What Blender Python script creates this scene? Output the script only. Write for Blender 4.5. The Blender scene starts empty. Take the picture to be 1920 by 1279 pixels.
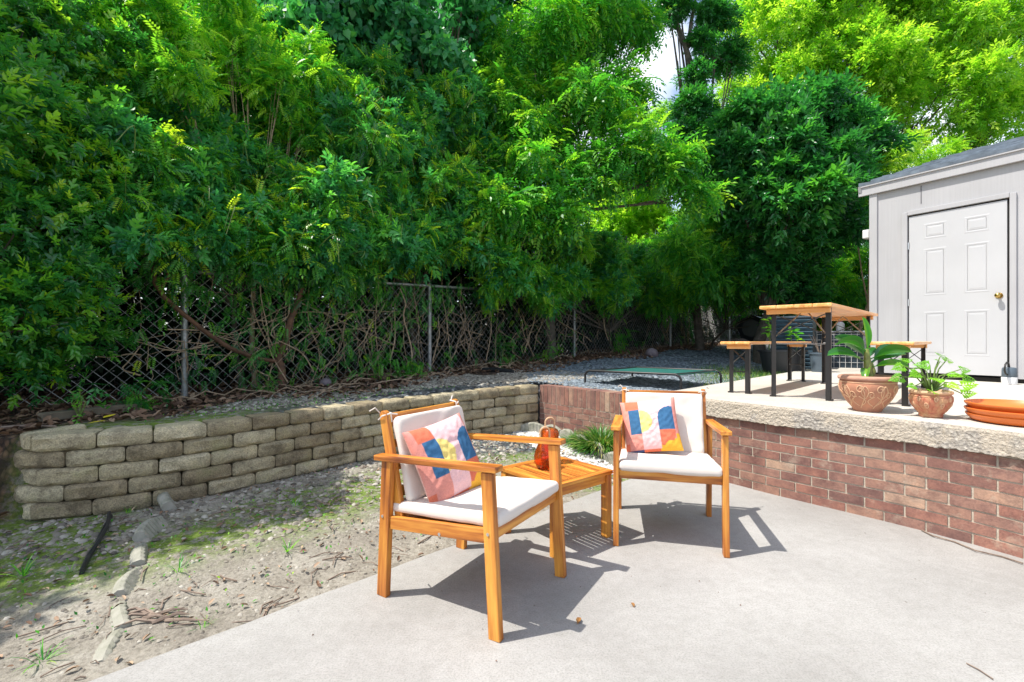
import bpy, math, random
import numpy as np
from mathutils import Vector, Matrix, noise
random.seed(7); RNG = np.random.default_rng(7)
R = math.radians
# ------------------------------------------------------------------ camera, world, sun, exposure
scene = bpy.context.scene
col = scene.collection
F = 885.0; HC = 1.14                      # focal length in photo pixels, eye height
cd = bpy.data.cameras.new('camera'); cam = bpy.data.objects.new('camera', cd); col.objects.link(cam)
cam.location = (0, 0, HC); cam.rotation_euler = (R(90), 0, 0)
cd.sensor_width = 36; cd.lens = F / 1920 * 36; cd.clip_start = .05; cd.clip_end = 900
scene.camera = cam
SUN = Vector((-.45, -.10, .89)).normalized()
world = bpy.data.worlds.new('World'); scene.world = world; world.use_nodes = True
wn = world.node_tree
sky = wn.nodes.new('ShaderNodeTexSky'); sky.sky_type = 'NISHITA'; sky.sun_disc = False
sky.sun_elevation = math.asin(SUN.z); sky.sun_rotation = math.atan2(SUN.x, SUN.y) % (2 * math.pi)
sky.air_density = 1.0; sky.dust_density = 1.5
bg = wn.nodes['Background']; bg.inputs[1].default_value = .15
wtc = wn.nodes.new('ShaderNodeTexCoord'); wno = wn.nodes.new('ShaderNodeTexNoise'); wno.inputs['Scale'].default_value = 5.0; wno.inputs['Detail'].default_value = 6
wrp = wn.nodes.new('ShaderNodeValToRGB'); wrp.color_ramp.elements[0].position = .45; wrp.color_ramp.elements[1].position = .7
wmx = wn.nodes.new('ShaderNodeMixRGB'); wmx.inputs[2].default_value = (6.5, 6.8, 7.2, 1)
wn.links.new(wtc.outputs['Generated'], wno.inputs['Vector']); wn.links.new(wno.outputs[0], wrp.inputs[0])
wn.links.new(wrp.outputs[0], wmx.inputs[0]); wn.links.new(sky.outputs[0], wmx.inputs[1]); wn.links.new(wmx.outputs[0], bg.inputs[0])
ld = bpy.data.lights.new('sun', 'SUN'); ld.energy = 3.9; ld.angle = R(.5); ld.color = (1, .955, .88)
lo = bpy.data.objects.new('sun', ld); col.objects.link(lo); lo.rotation_euler = SUN.to_track_quat('Z', 'Y').to_euler()
scene.view_settings.view_transform = 'Standard'; scene.view_settings.look = 'None'
scene.view_settings.exposure = .80; scene.view_settings.gamma = 1

# ------------------------------------------------------------------ helpers
def G(u, v, z=0.0):                        # photo pixel on the level z -> point
    d = F * (HC - z) / (v - 639.5); return Vector(((u - 960) / F * d, d, z))
def P(u, v, d): return Vector(((u - 960) / F * d, d, HC - (v - 639.5) / F * d))
def tag(o, label=None, cat=None, group=None, kind=None):
    if label: o['label'] = label
    if cat: o['category'] = cat
    if group: o['group'] = group
    if kind: o['kind'] = kind
    return o
def empty(name, loc, rz=0, **k):
    o = bpy.data.objects.new(name, None); col.objects.link(o); o.location = loc; o.rotation_euler = (0, 0, rz); o.empty_display_size = .1
    return tag(o, **k)
def copy_tree(o, parent=None):
    c = o.copy(); col.objects.link(c); c.parent = parent
    for ch in [x for x in bpy.data.objects if x.parent == o]: copy_tree(ch, c)
    return c
def sm(x, a=0., b=1.):
    t = np.clip((x - a) / (b - a), 0, 1); return t * t * (3 - 2 * t)
class MB:
    def __init__(s): s.v = []; s.f = []; s.g = []; s.m = []; s.mi = 0; s.c = []; s.cc = 0.5
    def add(s, vs, fs, g=None):
        b = len(s.v); off = Vector((random.random() * 9, random.random() * 9, random.random() * 9))
        s.v += [tuple(v) for v in vs]; s.f += [tuple(b + i for i in f) for f in fs]; s.m += [s.mi] * len(fs)
        s.g += [tuple(Vector(q) + off) for q in (g if g else vs)]; s.c += [s.cc] * len(vs)
    def bar(s, p0, p1, w, h, up=(0, 0, 1), w1=None, h1=None):   # w across, h along up
        p0 = Vector(p0); p1 = Vector(p1); a = (p1 - p0); L = a.length; a.normalize(); up = Vector(up)
        x = a.cross(up)
        if x.length < 1e-4: x = a.cross(Vector((0, 1, 0)))
        x.normalize(); y = x.cross(a); vs = []; gs = []
        for p, l, ww, hh in ((p0, 0, w, h), (p1, L, w1 or w, h1 or h)):
            for i, j in ((-1, -1), (1, -1), (1, 1), (-1, 1)):
                vs.append(p + x * (i * ww / 2) + y * (j * hh / 2)); gs.append((l, i * w / 2, j * h / 2))
        s.add(vs, [(3, 2, 1, 0), (4, 5, 6, 7), (0, 1, 5, 4), (1, 2, 6, 5), (2, 3, 7, 6), (3, 0, 4, 7)], gs)
        return s
    def box(s, c, sz, rz=0, M=None):
        c = Vector(c); rot = Matrix.Rotation(rz, 3, 'Z') if M is None else M
        vs = [c + rot @ Vector((i * sz[0] / 2, j * sz[1] / 2, k * sz[2] / 2)) for k in (-1, 1) for j in (-1, 1) for i in (-1, 1)]
        s.add(vs, [(0, 2, 3, 1), (4, 5, 7, 6), (0, 1, 5, 4), (2, 6, 7, 3), (0, 4, 6, 2), (1, 3, 7, 5)]); return s
    def tube(s, pts, r, n=6, cap=True):
        pts = [Vector(p) for p in pts]; k = len(pts); rs = r if isinstance(r, (list, tuple)) else [r] * k
        vs = []; fs = []; gs = []; prev = None; L = 0
        for i, p in enumerate(pts):
            t = (pts[min(i + 1, k - 1)] - pts[max(i - 1, 0)])
            if t.length < 1e-7: t = Vector((0, 0, 1))
            t.normalize()
            if prev is None: prev = t.orthogonal().normalized()
            x = (prev - t * prev.dot(t))
            x = x.normalized() if x.length > 1e-5 else t.orthogonal().normalized()
            prev = x; y = t.cross(x)
            if i: L += (p - pts[i - 1]).length
            for j in range(n):
                a = 2 * math.pi * j / n; vs.append(p + (x * math.cos(a) + y * math.sin(a)) * rs[i]); gs.append((L, math.cos(a) * rs[i], math.sin(a) * rs[i]))
        for i in range(k - 1):
            for j in range(n):
                j2 = (j + 1) % n; fs.append((i * n + j, i * n + j2, (i + 1) * n + j2, (i + 1) * n + j))
        if cap: fs.append(tuple(range(n - 1, -1, -1))); fs.append(tuple((k - 1) * n + j for j in range(n)))
        s.add(vs, fs, gs); return s
    def lathe(s, prof, c=(0, 0, 0), n=40, sx=1):
        vs = []; fs = []; k = len(prof)
        for r, z in prof:
            for j in range(n):
                a = 2 * math.pi * j / n; vs.append((c[0] + r * math.cos(a) * sx, c[1] + r * math.sin(a), c[2] + z))
        for i in range(k - 1):
            for j in range(n):
                j2 = (j + 1) % n; fs.append((i * n + j, i * n + j2, (i + 1) * n + j2, (i + 1) * n + j))
        s.add(vs, fs); return s
    def prism(s, poly, z0, z1):
        n = len(poly); vs = [(x, y, z0) for x, y in poly] + [(x, y, z1) for x, y in poly]
        s.add(vs, [tuple(range(n - 1, -1, -1)), tuple(range(n, 2 * n))] + [(i, (i + 1) % n, n + (i + 1) % n, n + i) for i in range(n)]); return s
    def grid(s, fn, nu, nv, flip=False):
        vs = [fn(i / nu, j / nv) for j in range(nv + 1) for i in range(nu + 1)]; w = nu + 1
        fs = [(j * w + i, j * w + i + 1, (j + 1) * w + i + 1, (j + 1) * w + i) for j in range(nv) for i in range(nu)]
        if flip: fs = [f[::-1] for f in fs]
        s.add(vs, fs); return s
    def build(s, name, mat, parent=None, bevel=0, smooth=False, loc=None, seg=2):
        me = bpy.data.meshes.new(name); me.from_pydata(s.v, [], s.f); me.validate() if False else None
        a = me.attributes.new('grain', 'FLOAT_VECTOR', 'POINT'); a.data.foreach_set('vector', np.array(s.g, np.float32).ravel())
        a = me.attributes.new('rnd', 'FLOAT', 'POINT'); a.data.foreach_set('value', np.array(s.c, np.float32))
        mats = mat if isinstance(mat, (list, tuple)) else [mat]
        for m in mats: me.materials.append(m)
        if len(mats) > 1: me.polygons.foreach_set('material_index', s.m)
        if smooth: me.polygons.foreach_set('use_smooth', [True] * len(me.polygons))
        o = bpy.data.objects.new(name, me); col.objects.link(o); o.parent = parent
        if loc is not None: o.location = loc
        if bevel:
            b = o.modifiers.new('b', 'BEVEL'); b.width = bevel; b.segments = seg; b.limit_method = 'ANGLE'; b.angle_limit = R(40)
        if smooth: 
            try: me.set_sharp_from_angle(angle=R(45))
            except Exception: pass
        me.update(); return o
def catmull(pts, step):
    pts = [Vector((p[0], p[1], p[2] if len(p) > 2 else 0)) for p in pts]; out = []
    for i in range(len(pts) - 1):
        p0 = pts[max(i - 1, 0)]; p1 = pts[i]; p2 = pts[i + 1]; p3 = pts[min(i + 2, len(pts) - 1)]
        for k in range(24):
            t = k / 24; out.append(.5 * ((2 * p1) + (p2 - p0) * t + (2 * p0 - 5 * p1 + 4 * p2 - p3) * t * t + (3 * p1 - p0 - 3 * p2 + p3) * t ** 3))
    out.append(pts[-1]); res = [out[0]]; acc = 0; cur = out[0]
    for q in out[1:]:
        seg = (q - cur).length
        while acc + seg >= step:
            cur = cur + (q - cur) * ((step - acc) / seg); res.append(cur.copy()); seg = (q - cur).length; acc = 0
        acc += seg; cur = q
    return res
class Path:
    def __init__(s, pts):
        s.p = catmull(pts, .02); s.L = (len(s.p) - 1) * .02
    def at(s, d):
        i = max(0, min(len(s.p) - 2, int(d / .02))); return s.p[i].lerp(s.p[i + 1], d / .02 - i)
    def dir(s, d):
        i = max(2, min(len(s.p) - 4, int(d / .02))); return (s.p[i + 3] - s.p[i - 2]).normalized()

# ------------------------------------------------------------------ materials
def newmat(name):
    m = bpy.data.materials.new(name); m.use_nodes = True; nt = m.node_tree; return m, nt, nt.nodes['Principled BSDF']
def nd(nt, t, ins=None, **pr):
    n = nt.nodes.new(t)
    for k, v in pr.items(): setattr(n, k, v)
    if ins:
        for k, v in ins.items():
            if hasattr(v, 'is_output') or isinstance(v, bpy.types.NodeSocket): nt.links.new(v, n.inputs[k])
            else: n.inputs[k].default_value = v
    return n
def c4(c): return (c[0], c[1], c[2], 1)
def ramp(nt, fac, stops, interp='LINEAR'):
    n = nt.nodes.new('ShaderNodeValToRGB'); cr = n.color_ramp; cr.interpolation = interp
    while len(cr.elements) < len(stops): cr.elements.new(.5)
    for e, (p, c) in zip(cr.elements, stops): e.position = p; e.color = c4(c)
    nt.links.new(fac, n.inputs[0]); return n.outputs[0]
def coords(nt, attr=None, scale=(1, 1, 1)):
    if attr: o = nd(nt, 'ShaderNodeAttribute', attribute_name=attr).outputs['Vector']
    else: o = nd(nt, 'ShaderNodeTexCoord').outputs['Object']
    return nd(nt, 'ShaderNodeMapping', {0: o, 3: scale}).outputs[0]
def nz(nt, vec, sc, det=5, rough=.55): return nd(nt, 'ShaderNodeTexNoise', {'Vector': vec, 'Scale': sc, 'Detail': det, 'Roughness': rough}).outputs[0]
def mix(nt, f, a, b, mode='MIX'):
    n = nd(nt, 'ShaderNodeMixRGB', blend_type=mode)
    for k, v in ((0, f), (1, a), (2, b)):
        if isinstance(v, bpy.types.NodeSocket): nt.links.new(v, n.inputs[k])
        else: n.inputs[k].default_value = v if k == 0 else c4(v)
    return n.outputs[0]
def mth(nt, op, a, b=0.0, c=None, clamp=False):
    n = nd(nt, 'ShaderNodeMath', operation=op); n.use_clamp = clamp
    for k, v in ((0, a), (1, b)) + (((2, c),) if c is not None else ()):
        if isinstance(v, bpy.types.NodeSocket): nt.links.new(v, n.inputs[k])
        else: n.inputs[k].default_value = v
    return n.outputs[0]
def att(nt, name): return nd(nt, 'ShaderNodeAttribute', attribute_name=name).outputs['Fac']
def bump(nt, b, h, st=.3, dist=.01, nrm=None):
    n = nd(nt, 'ShaderNodeBump', {'Strength': st, 'Distance': dist, 'Height': h})
    if nrm: nt.links.new(nrm, n.inputs['Normal'])
    nt.links.new(n.outputs[0], b.inputs['Normal']); return n.outputs[0]
def simple(name, c, rough=.6, metal=0, var=.15, sc=12, bst=.15, bsc=60, bd=.004, c2=None, attr=None, spec=.5):
    m, nt, b = newmat(name); v = coords(nt, attr)
    c2 = c2 or tuple(x * (1 - var * 2) for x in c)
    b.inputs['Specular IOR Level'].default_value = spec
    nt.links.new(ramp(nt, nz(nt, v, sc, 6), [(.3, c2), (.7, c)]), b.inputs['Base Color'])
    b.inputs['Roughness'].default_value = rough; b.inputs['Metallic'].default_value = metal
    if bst: bump(nt, b, nz(nt, v, bsc, 4), bst, bd)
    return m
def wood_mat(name, dark, mid, light, rough=.42):
    m, nt, b = newmat(name); v = coords(nt, 'grain', (2.2, 38, 38)); v2 = coords(nt, 'grain', (1.2, 9, 9))
    n1 = nz(nt, v, 1.0, 6, .6); n2 = nz(nt, v2, 1.6, 3)
    f = mth(nt, 'ADD', mth(nt, 'MULTIPLY', n1, .55), mth(nt, 'MULTIPLY', n2, .5))
    nt.links.new(ramp(nt, f, [(.38, dark), (.50, mid), (.64, light)]), b.inputs['Base Color'])
    b.inputs['Roughness'].default_value = rough; bump(nt, b, n1, .12, .002)
    return m
MAT = {}
MAT['wood'] = wood_mat('acacia wood', (.15, .036, .008), (.46, .15, .022), (.74, .34, .055))
MAT['pine'] = wood_mat('varnished pine', (.55, .22, .06), (.80, .38, .10), (.88, .52, .22), .35)
MAT['steel'] = simple('black steel', (.022, .02, .02), .45, .2, .1, spec=.6)
MAT['galv'] = simple('galvanised steel', (.42, .43, .44), .5, .75, .2, 30)
MAT['wire'] = simple('fence wire', (.50, .50, .49), .6, .55, .2, 30)
MAT['chrome'] = simple('bright metal', (.7, .7, .7), .3, .9, .1)
MAT['brass'] = simple('brass', (.55, .38, .12), .22, 1, .05, bst=0)
MAT['black_plastic'] = simple('black plastic', (.02, .022, .026), .45, 0, .15)
MAT['terracotta'] = simple('carved terracotta', (.50, .22, .125), .8, 0, .2, 14, .4, 90, .003, (.36, .17, .11))
MAT['terra_light'] = simple('pale terracotta relief', (.66, .40, .24), .8, 0, .1, 30, .2)
MAT['terra_rim'] = simple('dusty terracotta rim', (.56, .30, .21), .85, 0, .12, 20, .3)
MAT['terra_red'] = simple('painted red clay', (.42, .10, .065), .7, 0, .3, 22, .3, 90, .003, (.55, .33, .17))
MAT['soil'] = simple('potting soil', (.03, .018, .012), .95, 0, .4, 60, .8, 80, .01)
MAT['saucer'] = simple('orange plastic', (.70, .17, .03), .42, 0, .06, 6, .05)
MAT['bark'] = simple('reddish bark', (.19, .095, .055), .9, 0, .3, 20, .7, 50, .01, (.08, .045, .03), 'grain')
MAT['bark_grey'] = simple('grey bark', (.15, .125, .10), .9, 0, .3, 12, .7, 40, .015, (.06, .05, .04), 'grain')
MAT['vine'] = simple('dry vine stem', (.50, .38, .26), .85, 0, .3, 20, .4, 60, .004, (.24, .16, .10), 'grain')
MAT['twig'] = simple('dry twig', (.28, .21, .16), .9, 0, .3, 20, .4, 60, .004, (.13, .09, .07), 'grain')
MAT['green_stem'] = simple('green stem', (.16, .25, .05), .5, 0, .2, 20)
MAT['mesh_green'] = simple('dark green mesh fabric', (.018, .16, .13), .6, 0, .2, 60, .3, 300, .002)
_m = MAT['mesh_green']; _nt = _m.node_tree; _o = _nt.nodes['Material Output']; _t = _nt.nodes.new('ShaderNodeBsdfTransparent'); _x = _nt.nodes.new('ShaderNodeMixShader'); _x.inputs[0].default_value = .22
_nt.links.new(_nt.nodes['Principled BSDF'].outputs[0], _x.inputs[1]); _nt.links.new(_t.outputs[0], _x.inputs[2]); _nt.links.new(_x.outputs[0], _o.inputs[0])
MAT['roof'] = simple('blue grey metal shingles', (.17, .21, .26), .5, .2, .3, 8, .2, 60)
MAT['fieldstone'] = simple('purple grey stone', (.24, .19, .21), .8, 0, .2, 20, .5, 40, .01)
MAT['white_plastic'] = simple('white plastic', (.7, .7, .7), .4, 0, .03)
MAT['grey_plastic'] = simple('slate blue plastic', (.09, .12, .15), .45, 0, .1)
MAT['yellow_plastic'] = simple('yellow plastic', (.75, .5, .02), .4, 0, .05)
MAT['navy_metal'] = simple('dark slate metal', (.025, .045, .065), .5, .2, .15)
MAT['red'] = simple('red leaf', (.42, .015, .03), .4, 0, .3)
def cloth_mat(name, c, sc=900):
    m, nt, b = newmat(name); v = coords(nt)
    n = nz(nt, v, 3, 3); nt.links.new(ramp(nt, n, [(.3, tuple(x * .93 for x in c)), (.7, c)]), b.inputs['Base Color'])
    b.inputs['Roughness'].default_value = .9; b.inputs['Specular IOR Level'].default_value = .15
    w = nd(nt, 'ShaderNodeTexWave', {'Vector': v, 'Scale': 180.0}).outputs[1]
    bump(nt, b, mth(nt, 'ADD', mth(nt, 'MULTIPLY', nz(nt, v, 14, 4), 6.0), w), .25, .0012); return m
MAT['cushion'] = cloth_mat('cream cushion cloth', (.72, .64, .575))
m, nt, b = newmat('printed pillow cloth'); a = nd(nt, 'ShaderNodeAttribute', attribute_name='Col').outputs['Color']
v = coords(nt); nn = nz(nt, v, 160, 3, .7); nt.links.new(mix(nt, .5, a, ramp(nt, nn, [(.3, (.72, .72, .74)), (.62, (1.1, 1.1, 1.1))]), 'MULTIPLY'), b.inputs['Base Color'])
b.inputs['Roughness'].default_value = .9; b.inputs['Specular IOR Level'].default_value = .1; bump(nt, b, nn, .25, .002); MAT['pillow'] = m
# amber glass
m, nt, b = newmat('amber glass'); b.inputs['Base Color'].default_value = (.90, .34, .09, 1); b.inputs['Transmission Weight'].default_value = .95
b.inputs['Roughness'].default_value = .08; b.inputs['IOR'].default_value = 1.35; MAT['amber'] = m
MAT['rattan'] = simple('pale rattan', (.68, .42, .24), .55, 0, .15, 40)
# leaves
def leaf_mat(name, stops, trans=.35, rough=.38, spec=.5):
    m, nt, b = newmat(name); t = att(nt, 'tint'); v = coords(nt)
    f = mth(nt, 'ADD', t, mth(nt, 'MULTIPLY', mth(nt, 'SUBTRACT', nz(nt, v, 1.3, 3), .5), .55))
    c = ramp(nt, f, stops); nt.links.new(c, b.inputs['Base Color']); b.inputs['Roughness'].default_value = rough
    b.inputs['Specular IOR Level'].default_value = spec
    tr = nd(nt, 'ShaderNodeBsdfTranslucent', {0: mix(nt, 1, c, (1.5, 1.55, .7), 'MULTIPLY')})
    mx = nd(nt, 'ShaderNodeMixShader', {0: trans, 1: b.outputs[0], 2: tr.outputs[0]})
    nt.links.new(mx.outputs[0], nt.nodes['Material Output'].inputs[0]); return m
LV = {}
LV['privet'] = leaf_mat('glossy privet leaf', [(.1, (0.021, 0.124, 0.050)), (.5, (0.059, 0.271, 0.059)), (.8, (0.177, 0.472, 0.041)), (1, (0.496, 0.708, 0.059))], .5, .25, .8)
LV['wisteria'] = leaf_mat('pinnate vine leaf', [(.1, (0.019, 0.120, 0.042)), (.5, (0.060, 0.300, 0.060)), (.82, (0.192, 0.528, 0.042)), (1, (0.576, 0.768, 0.048))], .52, .32, .7)
LV['heart'] = leaf_mat('heart vine leaf', [(.1, (0.024, 0.168, 0.078)), (.6, (0.072, 0.348, 0.120)), (1, (0.180, 0.528, 0.084))], .45, .4, .6)
LV['bright'] = leaf_mat('fresh green leaf', [(.1, (0.028, 0.190, 0.034)), (.5, (0.095, 0.392, 0.039)), (1, (0.403, 0.672, 0.045))], .52)
LV['sunny'] = leaf_mat('yellow green leaf', [(.1, (.07, .24, .02)), (.5, (.22, .48, .03)), (1, (.50, .68, .08))], .58)
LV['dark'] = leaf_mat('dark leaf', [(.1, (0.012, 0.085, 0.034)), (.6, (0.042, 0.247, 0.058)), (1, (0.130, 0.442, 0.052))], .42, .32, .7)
LV['shade'] = leaf_mat('leaf darkened as shade', [(.1, (.006, .022, .010)), (.6, (.014, .055, .018)), (1, (.04, .12, .02))], .15)  # near-black leaf colour holds the deep shade behind the fence
LV['grass'] = leaf_mat('grass blade', [(.1, (.03, .12, .02)), (.6, (.09, .24, .03)), (1, (.42, .40, .14))], .3)
LV['banana'] = leaf_mat('broad glossy leaf', [(.1, (.02, .11, .025)), (.5, (.045, .20, .03)), (1, (.26, .45, .06))], .3, .2, .8)
LV['lobed'] = leaf_mat('lobed bright leaf', [(.1, (.10, .32, .015)), (.6, (.22, .50, .02)), (1, (.40, .62, .04))], .4)
def litter_mat(name, stops):
    m, nt, b = newmat(name); t = att(nt, 'tint'); nt.links.new(ramp(nt, t, stops), b.inputs['Base Color']); b.inputs['Roughness'].default_value = .75; return m
MAT['litter'] = litter_mat('dead leaves', [(0, (.06, .03, .018)), (.5, (.19, .105, .06)), (1, (.42, .30, .20))])
MAT['pebble'] = litter_mat('pale pebbles', [(0, (.06, .05, .04)), (.5, (.20, .175, .14)), (1, (.44, .41, .35))])
MAT['bluegravel'] = litter_mat('blue grey gravel', [(0, (.045, .055, .065)), (.5, (.12, .15, .175)), (1, (.27, .31, .35))])
MAT['yellowleaf'] = simple('yellow leaf', (.75, .60, .03), .5, 0, .1)
# concrete
def concrete(name, a, bb, sc=1.0):
    m, nt, b = newmat(name); v = coords(nt)
    big = nz(nt, v, 1.1, 5, .6); fine = nz(nt, v, 130, 3, .85); mid = nz(nt, v, 22, 5, .7)
    c = ramp(nt, big, [(.32, a), (.68, bb)])
    c = mix(nt, .42, c, ramp(nt, fine, [(.34, (.42, .41, .40)), (.48, (1, 1, 1)), (.62, (1.3, 1.28, 1.25))]), 'MULTIPLY')
    c = mix(nt, .5, c, ramp(nt, mid, [(.3, (.80, .79, .77)), (.6, (1.06, 1.06, 1.06))]), 'MULTIPLY')
    vo = nd(nt, 'ShaderNodeTexVoronoi', {'Vector': v, 'Scale': 55.0}).outputs[0]
    c = mix(nt, ramp(nt, vo, [(.05, (.5, .5, .5)), (.16, (0, 0, 0))]), c, (.20, .17, .14))
    st = nz(nt, v, .7, 7, .65); c = mix(nt, ramp(nt, st, [(.5, (0, 0, 0)), (.72, (.5, .5, .5))]), c, tuple(x * .68 for x in a))
    nt.links.new(c, b.inputs['Base Color']); b.inputs['Roughness'].default_value = .88
    bump(nt, b, mth(nt, 'ADD', fine, mid), .35, .003); return m
MAT['patio'] = concrete('patio concrete', (.262, .252, .238), (.35, .34, .325))
MAT['slab'] = concrete('raised slab concrete', (.44, .41, .365), (.52, .49, .44))
m, nt, b = newmat('rough broken concrete'); v = coords(nt); fine = nz(nt, v, 120, 4, .8)
vo = nd(nt, 'ShaderNodeTexVoronoi', {'Vector': v, 'Scale': 70.0}); agg = nz(nt, v, 5, 4, .6)
c = ramp(nt, fine, [(.32, (.24, .195, .145)), (.44, (.42, .36, .285)), (.7, (.53, .47, .385))])
c = mix(nt, mth(nt, 'MULTIPLY', ramp(nt, agg, [(.52, (0, 0, 0)), (.62, (1, 1, 1))]), .6), c, ramp(nt, nd(nt, 'ShaderNodeSeparateXYZ', {0: vo.outputs['Color']}).outputs[0], [(0, (.10, .10, .11)), (.5, (.26, .24, .22)), (1, (.48, .45, .40))]))
nt.links.new(c, b.inputs['Base Color']); b.inputs['Roughness'].default_value = .95; bump(nt, b, mth(nt, 'ADD', vo.outputs[0], fine), .8, .006); MAT['rough_concrete'] = m
# brick (rnd attribute picks the brick)
m, nt, b = newmat('brown red brick'); v = coords(nt); r_ = att(nt, 'rnd')
c = ramp(nt, r_, [(0, (.17, .092, .076)), (.3, (.25, .118, .088)), (.6, (.245, .138, .108)), (.85, (.29, .165, .12)), (1, (.36, .25, .18))])
n1 = nz(nt, v, 9, 6, .7); n2 = nz(nt, v, 90, 4, .7)
c = mix(nt, .95, c, ramp(nt, n1, [(.32, (.60, .52, .55)), (.48, (.95, .9, .9)), (.64, (1.3, 1.22, 1.15))]), 'MULTIPLY')
c = mix(nt, ramp(nt, nz(nt, v, 5.5, 7, .75), [(.56, (0, 0, 0)), (.74, (.75, .75, .75))]), c, (.46, .37, .28))
c = mix(nt, .6, c, ramp(nt, n2, [(.35, (.7, .7, .7)), (.6, (1.15, 1.15, 1.15))]), 'MULTIPLY')
nt.links.new(c, b.inputs['Base Color']); b.inputs['Roughness'].default_value = .85; bump(nt, b, n2, .5, .004); MAT['brick'] = m
MAT['mortar'] = simple('mortar', (.50, .425, .335), .95, 0, .15, 30, .6, 120, .004)
# retaining wall blocks
m, nt, b = newmat('tan split faced block'); v = coords(nt); r_ = att(nt, 'rnd')
c = ramp(nt, r_, [(0, (.30, .24, .155)), (.5, (.44, .375, .25)), (1, (.56, .49, .345))])
n1 = nz(nt, v, 7, 7, .7); n2 = nz(nt, v, 110, 4, .8)
c = mix(nt, .9, c, ramp(nt, n1, [(.34, (.42, .39, .36)), (.5, (.95, .93, .9)), (.64, (1.3, 1.25, 1.15))]), 'MULTIPLY')
c = mix(nt, .7, c, ramp(nt, n2, [(.36, (.4, .4, .4)), (.6, (1.35, 1.35, 1.3))]), 'MULTIPLY')
c = mix(nt, ramp(nt, nz(nt, v, 3.5, 6, .7), [(.54, (0, 0, 0)), (.72, (.55, .55, .55))]), c, (.10, .14, .045))
nt.links.new(c, b.inputs['Base Color']); b.inputs['Roughness'].default_value = .95
bump(nt, b, mth(nt, 'ADD', mth(nt, 'MULTIPLY', nz(nt, v, 28, 5, .7), 2.0), n2), .9, .009); MAT['block'] = m
MAT['paver'] = simple('weathered edging concrete', (.36, .34, .29), .95, 0, .25, 14, .7, 60, .006, (.20, .20, .15))
# shed paint
m, nt, b = newmat('pale grey painted siding'); v = coords(nt); vs_ = coords(nt, None, (30, 30, .8)); n1 = nz(nt, vs_, 2, 4)
nt.links.new(mix(nt, 1, ramp(nt, nz(nt, v, 1.5, 3), [(.3, (.38, .375, .385)), (.7, (.43, .425, .435))]), ramp(nt, n1, [(.3, (.93, .93, .93)), (.7, (1, 1, 1))]), 'MULTIPLY'), b.inputs['Base Color'])
b.inputs['Roughness'].default_value = .6; bump(nt, b, n1, .25, .002); MAT['shed'] = m
m, nt, b = newmat('pale door paint'); v = coords(nt); nt.links.new(ramp(nt, nz(nt, v, 2, 4), [(.3, (.45, .45, .46)), (.7, (.49, .49, .50))]), b.inputs['Base Color'])
b.inputs['Roughness'].default_value = .42; MAT['door'] = m
# ground: dirt, moss, gravel, litter chosen by masks
m, nt, b = newmat('bare earth'); v = coords(nt)
n1 = nz(nt, v, 3, 8, .7); n2 = nz(nt, v, 60, 5, .75); n3 = nz(nt, v, 16, 6, .7)
dirt = ramp(nt, n1, [(.3, (.19, .165, .135)), (.5, (.285, .257, .212)), (.7, (.39, .36, .31))])
dirt = mix(nt, .85, dirt, ramp(nt, n2, [(.3, (.45, .43, .4)), (.55, (1.1, 1.1, 1.1))]), 'MULTIPLY')
mossf = mth(nt, 'MULTIPLY', att(nt, 'moss'), ramp(nt, n3, [(.40, (0, 0, 0)), (.52, (1, 1, 1))]), clamp=True)
c = mix(nt, mossf, dirt, ramp(nt, n2, [(.3, (.045, .075, .01)), (.65, (.17, .25, .025))]))
vo = nd(nt, 'ShaderNodeTexVoronoi', {'Vector': v, 'Scale': 26.0}); vs2 = nd(nt, 'ShaderNodeSeparateXYZ', {0: vo.outputs['Color']}).outputs[0]
gcol = ramp(nt, vs2, [(0, (.05, .055, .06)), (.5, (.17, .19, .20)), (1, (.36, .37, .37))])
gcol = mix(nt, 1, gcol, ramp(nt, vo.outputs[0], [(.2, (1, 1, 1)), (.55, (.25, .25, .25))]), 'MULTIPLY')
c = mix(nt, att(nt, 'gravel'), c, gcol)
vl = nd(nt, 'ShaderNodeTexVoronoi', {'Vector': nd(nt, 'ShaderNodeMapping', {0: v, 3: (1.6, 1, 1)}).outputs[0], 'Scale': 22.0}); vls = nd(nt, 'ShaderNodeSeparateXYZ', {0: vl.outputs['Color']}).outputs[0]
c = mix(nt, att(nt, 'litter'), c, mix(nt, 1, ramp(nt, vls, [(0, (.03, .015, .008)), (.6, (.13, .065, .035)), (1, (.27, .17, .10))]), ramp(nt, vl.outputs[0], [(.25, (1, 1, 1)), (.6, (.3, .3, .3))]), 'MULTIPLY'))
c = mix(nt, mth(nt, 'MULTIPLY', att(nt, 'turf'), ramp(nt, n3, [(.35, (.2, .2, .2)), (.55, (1, 1, 1))])), c, ramp(nt, n2, [(.3, (.08, .15, .02)), (.7, (.30, .36, .08))]))
nt.links.new(c, b.inputs['Base Color']); b.inputs['Roughness'].default_value = .95
bump(nt, b, mth(nt, 'ADD', mth(nt, 'ADD', n2, n3), mth(nt, 'MULTIPLY', vo.outputs[0], -.6)), .8, .015); MAT['ground'] = m
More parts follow.
